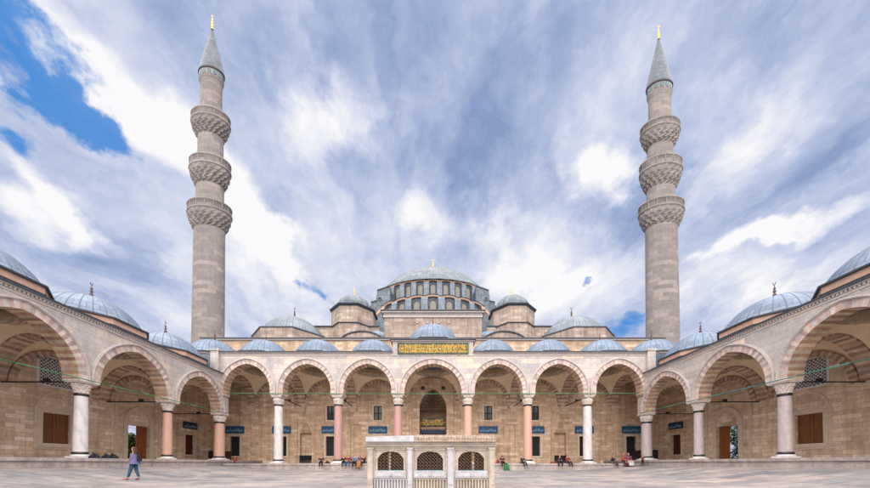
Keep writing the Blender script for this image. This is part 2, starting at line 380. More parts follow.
def octdrum(parent, x, y, z0, z1, r, name='drum', mats=('drumwall', 'leadedge', 'lead2'), n=8, rim=.12, slope=.35, sy=1):
    mb = MB(); rot = pi/n; k = 1/cos(pi/n)
    zm = z0+(z1-z0)*(.52 if mats[0] == 'drumwall' else .03)
    mb.lathe([((r+.02)*k, z0), ((r+.02)*k, zm-.04), ((r+.06)*k, zm)], n, 2, (x, y), smooth=False, rot=rot, uvs=(24, 1), sy=sy)
    mb.lathe([((r+.06)*k, zm), (r*k, zm+.02)], n, 1, (x, y), smooth=False, rot=rot, sy=sy)
    mb.lathe([(r*k, zm+.02), (r*k, z1-.02)], n, 0, (x, y), smooth=False, rot=rot, sy=sy)
    mb.lathe([(r*k, z1-.02), ((r+rim)*k, z1-.0), ((r+rim)*k, z1+.10), ((r+rim-.06)*k, z1+.12)], n, 1, (x, y), smooth=False, rot=rot, sy=sy)
    mb.lathe([((r+rim-.06)*k, z1+.12), ((r-slope)*k, z1+.24), (.01, z1+.25)], n, 2, (x, y), smooth=False, rot=rot, uvs=(24, 1), sy=sy)
    return mb.build(name, mats, parent)
# ================================================================ setting
PF = -.02; PS = .30          # platform tops (front / sides) relative to the eye
YF = 29.5; W = 21.25; D = 5.75; XW = 27.0; YW = YF+D; WC = W+.475
def sm(a, b, x):
    t = max(0, min(1, (x-a)/(b-a))); return t*t*(3-2*t)
def gz(x, y):
    ax = abs(x)
    s = sm(13.0, 20.4, ax); q = sm(18, 28.6, y)
    g = -.97+.70*s+.26*q*(1-s)
    if ax > 20.5 or y > 28.7: g = -.27 if ax > 20.5 else g
    return g
mb = MB()
xs = [-600, -200, -80, -40, -28, -24, -22, -20.6]+[-20+i for i in range(41)]+[20.6, 22, 24, 28, 40, 80, 200, 600]
ys = [-300, -60, -20, -8]+[-4+i for i in range(37)]+[33, 36, 60, 120, 400, 1500]
ix = [[mb.vert(x, y, gz(x, y)) for x in xs] for y in ys]
for j in range(len(ys)-1):
    for i in range(len(xs)-1): mb.face((ix[j][i], ix[j][i+1], ix[j+1][i+1], ix[j+1][i]), 0, smooth=True)
tag(mb.build('courtyard_ground', 'ground'), 'pale pinkish grey marble slabs paving the courtyard', kind='structure')
# raised pavement round the court
mb = MB()
mb.box(-20.35, 20.35, 28.62, YW+.2, -1.3, PF-.16); mb.box(-20.35, 20.35, 28.55, YW+.2, PF-.16, PF)
for s in (-1, 1):
    a, b = sorted((s*20.45, s*27)); mb.box(a, b, -6, YW+.2, -1.3, PS-.18)
    a, b = sorted((s*20.37, s*27)); mb.box(a, b, -6, YW+.2, PS-.18, PS)
tag(mb.build('raised_pavement', 'platform'), 'low raised stone pavement running under the arcades round the court', kind='structure')
# ================================================================ columns
def column(parent, x, y, z0, z1, r, mat, capz, capw, label, name='column', blocktop=None):
    """shaft from z0 to z1, capital up to capz"""
    mb = MB(); h = z1-z0
    mb.lathe([(r*1.0, z0+.30), (r*1.0, z0+h*.3), (r*.96, z0+h*.65), (r*.90, z1)], 28, 0, (x, y))
    o = mb.build(name, mat, parent, label=label)
    b = MB(); b.box(x-r*1.34, x+r*1.34, y-r*1.34, y+r*1.34, z0-.02, z0+.12)
    b.lathe([(r*1.3, z0+.12), (r*1.32, z0+.17), (r*1.2, z0+.22), (r*1.05, z0+.24)], 28, 0, (x, y)); b.build('base', 'white', o)
    b = MB(); b.lathe([(r*1.05, z0+.21), (r*1.14, z0+.24), (r*1.14, z0+.36), (r*1.0, z0+.39)], 28, 0, (x, y)); b.build('foot_ring', 'bronze', o)
    b = MB(); b.lathe([(r*.9, z1-.13), (r*1.02, z1-.10), (r*1.02, z1+.02), (r*.9, z1+.05)], 28, 0, (x, y)); b.build('neck_ring', 'bronze', o)
    c = MB(); hc = capz-z1
    muqarnas(c, (x, y), [(z1+.02, r*.92), (z1+hc*.26, r*1.02), (z1+hc*.50, r*1.18), (z1+hc*.74, capw*.86)], 24)
    c.lathe([(capw*.86, z1+hc*.74), (capw*1.06, z1+hc*.80), (capw*1.08, capz-.10)], 4, 0, (x, y), rot=pi/4, smooth=False)
    c.box(x-capw*.96, x+capw*.96, y-capw*.96, y+capw*.96, z1+hc*.78, capz-.11)
    c.box(x-capw*1.04, x+capw*1.04, y-capw*1.04, y+capw*1.04, capz-.11, capz)
    c.build('capital', 'capital', o)
    return o
def vault(parent, x0, x1, y0, y1, spring, r0k=.93, name='vault', k=1.12, rise=1.9):
    mb = MB(); cx, cy = (x0+x1)/2, (y0+y1)/2; hx, hy = (x1-x0)/2, (y1-y0)/2; Rr = sqrt(hx*hx+hy*hy)
    r0 = min(hx, hy)*r0k; n = 48; z = lambda x, y: spring+k*sqrt(max(0, Rr*Rr-x*x-y*y))
    rows = []; NR = 7
    for j in range(NR+1):
        q = j/NR; row = []
        for i in range(n):
            t = 2*pi*i/n+pi/n*0; c, s = cos(t), sin(t)
            rb = min(hx/abs(c) if abs(c) > 1e-6 else 1e9, hy/abs(s) if abs(s) > 1e-6 else 1e9)
            r = r0+(rb-r0)*q; row.append(mb.vert(cx+r*c, cy+r*s, z(r*c, r*s)))
        rows.append(row)
    for a, b in zip(rows[:-1], rows[1:]):
        for i in range(n): mb.face((a[i], b[i], b[(i+1) % n], a[(i+1) % n]), 0, smooth=True)
    zr = z(r0, 0)
    # moulded ring with stalactite teeth, then the inner dome
    muqarnas(mb, (cx, cy), [(zr+.42, r0*.93), (zr+.2, r0*.955), (zr-.02, r0*1.0)], 48, 1)
    pr = [(r0*.93*cos(pi/2*i/8) if i < 8 else .01, zr+.42+rise*sin(pi/2*i/8)) for i in range(9)]
    mb.lathe(pr, 40, 2, (cx, cy))
    return mb.build(name, ['plaster', 'vousD', 'plaster2'], parent)
def build_arcade(root, bays, spring, H, par, depth, roofx, wallmat='marble', voussets=('vousA', 'vousB'), moult=.17, tr=.44):
    """bays: (x0, x1, a, R, stilt) local; wall y 0..0.9"""
    for (x0, x1, a, R, st) in bays:
        mb = MB(); xc = (x0+x1)/2
        wall_over_arch(mb, xc, x0, x1, a+tr-.1, R+tr-.1, st, spring, H-.32, 0, .95, 32)
        mb.build('spandrel_wall', wallmat, root)
        mb = MB(); ring(mb, xc, a, R, st, spring, 0, tr, -.035, .985, 44, 0, 1, sof=2)
        mb.build('arch', list(voussets)+['vousD', 'vousC'], root)
        mb = MB(); ring(mb, xc, a, R, st, spring, tr, tr+moult, -.10, -.0, 44); ring(mb, xc, a, R, st, spring, tr+.05, tr+moult-.05, -.15, -.09, 44)
        mb.build('arch_moulding', 'mould', root)
def cornice(root, x0, x1, H, name='cornice'):
    mb = MB(); mb.box(x0, x1, -.05, .95, H-.32, H-.18, 0); mb.box(x0, x1, -.17, .95, H-.06, H, 0)
    x = x0+.05
    while x < x1-.1:
        mb.box(x, x+.08, -.12, -.0, H-.18, H-.06, 0); x += .16
    mb.box(x0, x1, -.02, .95, H-.18, H-.06, 0)
    o = mb.build(name, 'mould', root)
    e = MB(); e.box(x0-.02, x1+.02, -.24, .6, H+.0, H+.1, 0); e.build('roof_edge', 'leadedge', root)
    return o
# ================================================================ front portico
port = tag(empty('portico', (0, YF, 0)), 'tall seven-arched marble portico along the mosque front with low lead domes', 'portico')
SPF = 6.82; HF = 11.1
xb = [-WC, -15.72, -9.63, -3.55, 3.55, 9.63, 15.72, WC]
bays = []
for x0, x1 in zip(xb[:-1], xb[1:]):
    h = (x1-x0)/2
    if x0 == -3.55: bays.append((x0, x1, 2.88, 2.94, .22))
    elif abs(x0) > W-.1 or abs(x1) > W-.1: bays.append((x0, x1, 2.34, 2.66, .52))
    else: bays.append((x0, x1, 2.40, 2.72, .46))
build_arcade(port, bays, SPF, HF, 0, D, None)
for s in (-1, 1):   # end piers
    mb = MB(); a, b = sorted((s*WC, s*(W+.95))); mb.box(a, b, 0, .95, SPF, HF-.32)
    a, b = sorted((s*(W+.15), s*(W+.95))); mb.box(a, b, -.3, .6, 8.7, HF+.12); mb.box(a-.08, b+.08, -.38, .68, HF+.12, HF+.3)
    mb.build('end_pier', 'marble', port)
    mb = MB(); a, b = sorted((s*(W+.95), s*27.2)); mb.box(a, b, .1, .9, 8.9, HF-.02); mb.build('lead_cladding', 'lead2', port)
cornice(port, -W-.14, -4.05, HF); cornice(port, 4.05, W+.14, HF)
mb = MB(); mb.box(-27.2, 27.2, .6, D+.1, HF-.05, HF+.06); mb.build('roof', 'lead2', port)
# central raised block with the inscription
TB = PZ(340.2, YF)
mb = MB(); mb.box(-4.05, 4.05, -.06, 2.0, HF-.32, TB-.16); mb.build('raised_parapet', 'marble', port)
mb = MB(); mb.box(-4.2, 4.2, -.2, 2.1, TB-.16, TB-.04); mb.box(-4.3, 4.3, -.34, 2.2, TB-.04, TB+.07, 1); mb.build('parapet_cornice', ['mould', 'leadedge'], port)
pz0, pz1 = PZ(354.3, YF), PZ(343.4, YF)
pw = 3.56
mb = MB(); mb.box(-pw, pw, -.14, -.05, pz0, pz1, 0)
pan = mb.build('inscription_panel', ['greenp'], port, label='dark green panel filled with gilt Arabic calligraphy')
mb = MB()
for (a, b, c, d) in ((-pw, pw, pz1-.09, pz1), (-pw, pw, pz0, pz0+.09), (-pw, -pw+.09, pz0+.09, pz1-.09), (pw-.09, pw, pz0+.09, pz1-.09), (-2.45, -2.39, pz0+.09, pz1-.09), (2.39, 2.45, pz0+.09, pz1-.09)):
    mb.box(a, b, -.17, -.135, c, d)
mb.build('panel_border', 'greenp', pan)
def calligraphy(name, parent, x, y, z, size, text, mat, wx=1.0, off=.004, wt=.02):
    cu = bpy.data.curves.new(name, 'FONT'); cu.body = text; cu.size = size; cu.align_x = 'CENTER'; cu.align_y = 'CENTER'
    cu.extrude = off; cu.offset = wt; cu.materials.append(M[mat]); cu.resolution_u = 3
    tmp = bpy.data.objects.new(name, cu); COL.objects.link(tmp); bpy.context.view_layer.update()
    me = bpy.data.meshes.new_from_object(tmp.evaluated_get(bpy.context.evaluated_depsgraph_get())); bpy.data.objects.remove(tmp)
    o = bpy.data.objects.new(name, me); COL.objects.link(o); o.location = (x, y, z); o.rotation_euler = (pi/2, 0, 0); o.scale = (wx, 1, 1)
    if parent: o.parent = parent
    return o
# Arabic letters in their joined forms, written from right to left
FORMS = {'ا': (0xFE8D, 0xFE8E, 0, 0), 'أ': (0xFE83, 0xFE84, 0, 0), 'إ': (0xFE87, 0xFE88, 0, 0), 'ب': (0xFE8F, 0xFE90, 0xFE91, 0xFE92), 'ت': (0xFE95, 0xFE96, 0xFE97, 0xFE98),
 'ح': (0xFEA1, 0xFEA2, 0xFEA3, 0xFEA4), 'د': (0xFEA9, 0xFEAA, 0, 0), 'ر': (0xFEAD, 0xFEAE, 0, 0), 'س': (0xFEB1, 0xFEB2, 0xFEB3, 0xFEB4), 'ص': (0xFEB9, 0xFEBA, 0xFEBB, 0xFEBC),
 'ل': (0xFEDD, 0xFEDE, 0xFEDF, 0xFEE0), 'م': (0xFEE1, 0xFEE2, 0xFEE3, 0xFEE4), 'ن': (0xFEE5, 0xFEE6, 0xFEE7, 0xFEE8), 'ه': (0xFEE9, 0xFEEA, 0xFEEB, 0xFEEC), 'و': (0xFEED, 0xFEEE, 0, 0),
 'ي': (0xFEF1, 0xFEF2, 0xFEF3, 0xFEF4), 'ع': (0xFEC9, 0xFECA, 0xFECB, 0xFECC), 'ك': (0xFED9, 0xFEDA, 0xFEDB, 0xFEDC), 'ق': (0xFED5, 0xFED6, 0xFED7, 0xFED8)}
def shape_ar(t):
    out = []
    for w in t.split(' '):
        r = []
        for i, c in enumerate(w):
            f = FORMS[c]; pj = i > 0 and FORMS[w[i-1]][2] != 0; nj = f[2] != 0 and i < len(w)-1
            r.append(chr(f[3] if pj and nj else f[1] if pj else f[2] if nj else f[0]))
        out.append(''.join(r[::-1]))
    return ' '.join(out[::-1])
T1 = shape_ar('بسم الله الرحمن الرحيم'); T2 = shape_ar('لا إله إلا الله محمد رسول الله'); T3 = shape_ar('إن الصلاه كانت على المومنين كتابا موقوتا'.replace('ى', 'ي'))
zc = (pz0+pz1)/2
calligraphy('lettering_or_scrolls', pan, 0, -.155, zc-.02, .66, T2, 'goldp', .80, .012, .022)
calligraphy('lettering_or_scrolls', pan, .08, -.150, zc+.25, .46, T3, 'goldp', .78, .012, .020)
calligraphy('lettering_or_scrolls', pan, -.1, -.150, zc-.34, .42, T3, 'goldp', .84, .012, .020)
for s in (-1, 1):
    calligraphy('lettering_or_scrolls', pan, s*2.95, -.155, zc+.05, .62, shape_ar('الله' if s > 0 else 'محمد'), 'goldp', .7, .012, .03)
    calligraphy('lettering_or_scrolls', pan, s*2.95, -.150, zc-.28, .45, shape_ar('محمد' if s > 0 else 'الله'), 'goldp', .8, .012, .02)
mb = MB(); rs = random.Random(5)  # gilt spiral scrolls added as filler behind the calligraphy, no letters
for i in range(26):
    for j in range(3):
        cx_ = -pw+.28+i*.27; cz_ = pz0+.25+j*.3; ph = rs.random()*6; sg = rs.choice((-1, 1))
        pts = [(cx_+(.03+.011*k)*cos(ph+sg*k*.75), cz_+(.03+.011*k)*sin(ph+sg*k*.75)) for k in range(9)]
        for p, q in zip(pts[:-1], pts[1:]): mb.bar((p[0], -.145, p[1]), (q[0], -.145, q[1]), .030, 4)
        mb.bar((cx_-.02, -.142, cz_), (cx_+.28 if i < 25 else cx_+.1, -.142, cz_), .022, 4)  # added rail joining the scrolls of a row
    mb.bar((cx_, -.142, pz0+.2), (cx_, -.142, pz1-.15), .016, 4)
mb.build('lettering_or_scrolls', 'goldp', pan)
# columns of the portico
spec = {-15.72: 'white', -9.63: 'pink', -3.55: 'pink', 3.55: 'salmon', 9.63: 'salmon', 15.72: 'white'}
nm = {'white': 'white marble column shaft', 'pink': 'rosy pink granite column shaft', 'salmon': 'salmon pink granite column shaft', 'greym': 'greyish marble column shaft'}
for x, mt in spec.items(): column(port, x, .475, PF, 5.90, .43, mt, SPF, .50, nm[mt])
for s in (-1, 1):
    c = column(port, s*WC, .475, PS, 4.15, .47, 'salmon' if s < 0 else 'greym', 5.05, .54, 'thick corner column shaft')
    b = MB(); b.box(s*WC-.5, s*WC+.5, -.02, 1.0, 5.05, SPF); b.build('impost_block', 'marble', c)
# transverse arches, wall arches, vaults, corbels, rods
yc = (.95+D)/2
for x in xb:
    mb = MB(); a = (D-.95)/2; w_ = .45
    ring(mb, yc, a, a*1.18, .1, SPF, -.02, .55, x-w_, x+w_, 36, 0, 1, 1); swap(mb); mb.build('transverse_arch', ['vousD', 'vousC'], port)
    mb = MB(); mb.box(x-.5, x+.5, D-.32, D+.02, SPF-.30, SPF); mb.box(x-.42, x+.42, D-.22, D+.02, SPF-.52, SPF-.30); mb.box(x-.34, x+.34, D-.12, D+.02, SPF-.70, SPF-.52); mb.build('corbel', 'frame', port)
    if abs(x) < 21:
        mb = MB(); mb.bar((x, .9, SPF-.06), (x, D-.3, SPF-.06), .05); mb.box(x-.09, x+.09, 2.6, 2.85, SPF-.02, SPF+.16); mb.build('tie_rod', 'iron', port)
for (x0, x1, a, R, st) in bays:
    h = (x1-x0)/2-.45
    mb = MB(); ring(mb, (x0+x1)/2, h-.36, (h-.36)*1.12, .35, SPF, 0, .36, D-.14, D+.02, 40, 0, 1, 1); mb.build('wall_arch', ['vousD', 'vousC'], port)
    vault(port, x0+.35, x1-.35, .9, D, SPF, .9 if h < 3 else .95, k=1.18 if h < 3 else 1.06, rise=2.0 if h < 3 else 2.6)
    xc = (x0+x1)/2
    if x0 == -3.55:
        octdrum(port, xc, 3.3, HF+.05, PZ(339.5, YF+.6), 3.1, rim=.12)
        dome(port, xc, 3.3, PZ(339.5, YF+.6)+.2, 2.9, PZ(325.5, 32.5)-PZ(339.5, YF+.6)-.2, seams=28, fin=1.1)
    else:
        octdrum(port, xc, 3.35, HF+.05, 11.5, 2.72)
        dome(port, xc, 3.35, 11.66, 2.6, 1.9, seams=28, fin=.9)
for s in (-1, 1):
    octdrum(port, s*24.5, 3.35, HF+.05, 11.5, 2.72); dome(port, s*24.5, 3.35, 11.66, 2.6, 1.95, seams=28, fin=1.3)
    x0, x1 = sorted((s*(W+.4), s*XW)); vault(port, x0, x1, .9, D, SPF, .9)
# ================================================================ side arcades
HS = 8.95; SPS = 5.08; DS = XW-W
yb = [29.97, 24.08, 18.16, 12.25, 6.35, .45]
def side(s, root):
    root.location = (s*W, 0, 0); root.rotation_euler = (0, 0, pi/2 if s < 0 else -pi/2)
    L = lambda Y: Y if s < 0 else -Y          # local x of world Y
    sb = []
    for k, (ya, y_b) in enumerate(zip(yb[1:], yb[:-1])):
        x0, x1 = sorted((L(ya), L(y_b))); sb.append((x0, x1, 2.38, 2.84, .08, (ya+y_b)/2))
    build_arcade(root, [b[:5] for b in sb], SPS, HS, 0, DS, None, tr=.42, moult=.14)
    x0, x1 = sorted((L(.45), L(29.45))); cornice(root, x0, x1, HS)
    mb = MB(); mb.box(x0, x1, .6, DS+.8, HS-.05, HS+.06); mb.build('roof', 'lead2', root)
    cm = {(-1, 24.08): 'salmon', (-1, 18.16): 'white', (1, 24.08): 'greym', (1, 18.16): 'greym'}
    for Y in yb[1:]:
        mt = cm.get((s, Y), 'white'); column(root, L(Y), .475, PS, 4.24, .32, mt, SPS, .52, nm[mt])
    a = (DS-.95)/2; yc = (.95+DS)/2
    for Y in yb:
        x = L(Y); mb = MB(); w_ = .42
        ring(mb, yc, a, a*1.15, 0, SPS, -.02, .55, x-w_, x+w_, 36, 0, 1, 1); swap(mb); mb.build('transverse_arch', ['vousD', 'vousC'], root)
        mb = MB(); mb.box(x-.48, x+.48, DS-.3, DS+.02, SPS-.28, SPS); mb.box(x-.4, x+.4, DS-.2, DS+.02, SPS-.5, SPS-.28); mb.build('corbel', 'frame', root)
        mb = MB(); mb.bar((x, .9, SPS-.06), (x, DS-.25, SPS-.06), .045); mb.box(x-.08, x+.08, 2.5, 2.8, SPS-.02, SPS+.16); mb.build('tie_rod', 'iron', root)
    for (x0, x1, a_, R_, st_, Yc) in sb:
        h = (x1-x0)/2-.42
        mb = MB(); ring(mb, (x0+x1)/2, h-.38, (h-.38)*1.12, .1, SPS, 0, .38, DS-.14, DS+.02, 40, 0, 1, 1); mb.build('wall_arch', ['vousD', 'vousC'], root)
        vault(root, x0+.35, x1-.35, .9, DS, SPS, .9, k=1.12, rise=1.7)
        xc = (x0+x1)/2
        octdrum(root, xc, 3.4, HS+.05, 9.85, 2.86)
        dome(root, xc, 3.45, 10.0, 2.78, 1.85, seams=28, fin=1.25)
    # back wall with openings
    holes = [(L(27.0)-1.0, L(27.0)+1.0, PS-.1, 3.42, .5)]
    for Yc in (21.1, 15.2, 9.3): holes.append((L(Yc)-.78, L(Yc)+.78, 1.38, 3.55, .25))
    for Yc in (21.1, 15.2, 9.3): holes.append((L(Yc)-1.0, L(Yc)+1.0, 5.5, 7.4, .3))
    holes.append((L(32.7)-.62, L(32.7)+.62, .95, 3.15, .3))
    x0, x1 = sorted((L(-6), L(YW)))
    mb = MB(); wall_holes(mb, x0, x1, -.4, HS, DS, holes, .5)
    mb.box(x0, x1, DS+.55, DS+1.2, 3.6, 5.3)
    wl = mb.build('back_wall', 'sand2', root)
    xa, xb_ = sorted((L(29.3), L(YW))); mb = MB(); wall_holes(mb, xa, xb_, HS, HF, DS, [], .5); mb.build('upper_corner_wall', 'sand2', root)
    # outside face and top
    mb = MB(); 
    mb.box(x0, x1, DS+1.2, DS+1.3, 3.6, HS+.4); mb.box(x0, x1, DS-.02, DS+1.4, HS+.0, HS+.42)
    mb.build('outer_wall', 'sand2', root)
    # shuttered windows and lattices
    for Yc in (21.1, 15.2, 9.3):
        x = L(Yc)
        mb = MB()
        for (a, b, c, d) in ((x-1.05, x-.78, 1.12, 3.82), (x+.78, x+1.05, 1.12, 3.82), (x-.78, x+.78, 3.55, 3.82), (x-.78, x+.78, 1.12, 1.38)): mb.box(a, b, DS-.09, DS-.002, c, d)
        mb.box(x-1.25, x+1.25, DS-.05, DS-.002, .98, 1.12); mb.box(x-1.2, x-1.05, DS-.045, DS-.002, 1.12, 3.95); mb.box(x+1.05, x+1.2, DS-.045, DS-.002, 1.12, 3.95); mb.box(x-1.05, x+1.05, DS-.045, DS-.002, 3.82, 3.95)
        ring(mb, x, .95, 1.0, .0, 3.95, .0, .13, DS-.06, DS-.002, 20)
        f = mb.build('window', 'frame', root)
        for q in (-1, 1):
            mb = MB(); xa, xb_ = sorted((x+q*.02, x+q*.77)); mb.box(xa, xb_, DS+.12, DS+.17, 1.4, 3.53)
            for zz in (1.5, 2.15, 2.8):
                mb.box(xa+.1, xb_-.1, DS+.09, DS+.12, zz, zz+.1); 
            for xx in (xa+.02, xb_-.12): mb.box(xx, xx+.1, DS+.08, DS+.12, 1.45, 3.48)
            mb.build('shutter', 'wood2', f)
        mb = MB()
        mb.box(x-1.0, x+1.0, DS+.24, DS+.28, 5.5, 7.4, 0)
        g = mb.build('lattice_backing', 'dark', root)
        mb = MB()
        st = .2
        a, c = 1.0, 1.9
        k = -14
        while k < 15:
            for sg in (1, -1):
                # diagonal bar clipped to the opening
                p = []
                for q in range(0, 41):
                    u = -1+q*.05*1.0; zz = k*st+sg*u
                    if 0 <= zz <= c: p.append((u, zz))
                if len(p) > 1: mb.bar((x+p[0][0], DS+.1, 5.5+p[0][1]), (x+p[-1][0], DS+.1, 5.5+p[-1][1]), .032, 4)
            k += 1.15
        for (a_, b_, c_, d_) in ((x-1.12, x-1.0, 5.38, 7.5), (x+1.0, x+1.12, 5.38, 7.5), (x-1.0, x+1.0, 5.38, 5.5), (x-1.0, x+1.0, 7.4, 7.5)): mb.box(a_, b_, DS-.04, DS+.1, c_, d_)
        mb.build('window_lattice', 'white', g)
    # doorway
    x = L(27.0); d_ = -1 if s < 0 else 1       # towards the camera in local x
    mb = MB()
    ring(mb, x, 1.0, 1.2, 0, 3.6, .0, .28, DS-.10, DS-.002, 28); ring(mb, x, 1.0, 1.2, 0, 3.6, .28, .36, DS-.14, DS-.002, 28)
    for q in (-1, 1):
        a, b = sorted((x+q*1.0, x+q*1.36)); mb.box(a, b, DS-.10, DS-.002, PS, 3.6)
        a, b = sorted((x+q*1.9, x+q*2.1)); mb.box(a, b, DS-.12, DS-.002, PS, 6.2)
    mb.box(x-2.1, x+2.1, DS-.12, DS-.002, 6.2, 6.4)
    pf = mb.build('doorway', 'frame', root)
    mb = MB(); archfill(mb, x, 1.0, 1.2, 0, 3.6, 3.42, DS-.012); mb.build('tympanum', 'sand2', pf)
    a, b = sorted((x-d_*.03, x-d_*.98)); mb = MB(); mb.box(a, b, DS+.2, DS+.27, PS, 3.4)
    for zz, z2 in ((.5, 1.1), (1.25, 1.95), (2.1, 2.5), (2.65, 3.2)):
        mb.box(a+.12, (a+b)/2-.04, DS+.17, DS+.2, zz, z2); mb.box((a+b)/2+.04, b-.12, DS+.17, DS+.2, zz, z2)
    mb.build('door_leaf', 'wood', pf)
    mb = MB(); a, b = sorted((x+d_*.92, x+d_*1.0)); mb.box(a, b, DS+.2, DS+1.1, PS, 3.4); mb.build('open_door_leaf', 'wood', pf)
    # corner window, tile panel and relief
    x = L(32.7)
    mb = MB()
    for (a, b, c, d) in ((x-.8, x-.62, .8, 3.32), (x+.62, x+.8, .8, 3.32), (x-.62, x+.62, 3.15, 3.32), (x-.62, x+.62, .8, .95)): mb.box(a, b, DS-.07, DS-.002, c, d)
    f = mb.build('window', 'frame', root); mb = MB(); mb.box(x-.62, x+.62, DS+.24, DS+.28, .95, 3.15); mb.build('pane', 'redcurt', f)
    mb = MB()
    for q in range(5): mb.bar((x-.5+q*.25, DS+.12, .95), (x-.5+q*.25, DS+.12, 3.15), .018, 4)
    for q in range(6): mb.bar((x-.62, DS+.12, 1.2+q*.35), (x+.62, DS+.12, 1.2+q*.35), .018, 4)
    mb.build('grille', 'iron', f)
    mb = MB(); mb.box(x-.95, x+.95, DS-.1, DS-.002, 3.8, 4.45)
    for q in range(10): mb.box(x-.92+q*.186, x-.92+q*.186+.11, DS-.09, DS-.01, 4.45, 4.55)
    p = mb.build('tile_panel', 'bluen', root)
    t = calligraphy('lettering_or_scrolls', p, x, DS-.11, 4.1, .38, T1, 'bluel', .47, .004, .004)
    mb = MB(); mb.box(x-.75, x+.75, DS-.08, DS-.002, 7.3, 8.7); mb.box(x-.6, x+.6, DS-.12, DS-.08, 7.45, 8.55); mb.build('relief_plaque', 'frame', root)
left = tag(empty('arcade'), 'left-hand domed arcade of the court with a salmon column and a white column', 'arcade', 'domed side arcades of the courtyard'); side(-1, left)
right = tag(empty('arcade'), 'right-hand domed arcade of the court with two greyish marble columns', 'arcade', 'domed side arcades of the courtyard'); side(1, right)
# green ropes
def rope(a, b, r, mat, label, sag=.06):
    mb = MB(); a = Vector(a); b = Vector(b); n = 14; pts = [a.lerp(b, i/n)-Vector((0, 0, sag*4*(i/n)*(1-i/n))) for i in range(n+1)]
    for p, q in zip(pts[:-1], pts[1:]): mb.bar(p, q, r, 6)
    return tag(mb.build('rope', mat), label, 'rope', 'ropes strung along the arcades')
rope((-W+.65, YF-.14, 6.98), (W-.65, YF-.14, 6.98), .035, 'green', 'green rope stretched straight across all arches of the front portico')
rope((-W+.62, -.3, 5.04), (-W+.62, 29.3, 5.0), .03, 'green', 'green rope stretched along the left arcade at capital height')
rope((W-.62, -.3, 5.04), (W-.62, 29.3, 4.98), .03, 'tealrope', 'dark teal rope stretched along the right arcade at capital height')
# ================================================================ mosque
mos = tag(empty('mosque', (0, YW, 0)), 'great stone mosque with grey lead domes rising behind the portico', 'mosque')
S = F/YW
HM = PZ(338.3, YW)
holes = []
for q in (-1, 1):
    for x in (23.7, 18.1, 12.2, 6.6): holes.append((q*x-.6, q*x+.6, .85, 3.2, .35))
    for x in (12.2, 6.6): holes.append((q*x-.5, q*x+.5, 5.15, 6.85, .3))
    holes.append((q*15.2-.72, q*15.2+.72, .35, 3.6, .45))
    for x in (20.9, 9.25): holes.append((q*x-.62, q*x+.62, .7, 4.6, .08))
holes.append((-1.62, 1.62, PF-.05, 9.4, 1.3))
mb = MB(); wall_holes(mb, -27.6, 27.6, -.5, HM-.25, 0, holes, .35)
mb.box(-27.6, -27.5, 0, 14, -.5, HM-.25); mb.box(27.5, 27.6, 0, 14, -.5, HM-.25)
mb.build('front_wall', 'sand', mos)
mb = MB(); mb.box(-27.75, 27.75, -.18, .5, HM-.25, HM-.1); mb.box(-27.85, 27.85, -.3, 14, HM-.1, HM, 1); mb.build('wall_cornice', ['mould', 'leadedge'], mos)
mb = MB(); mb.box(-27.5, 27.5, .5, 30, HM-.5, HM+.05); mb.build('roof', 'lead2', mos)
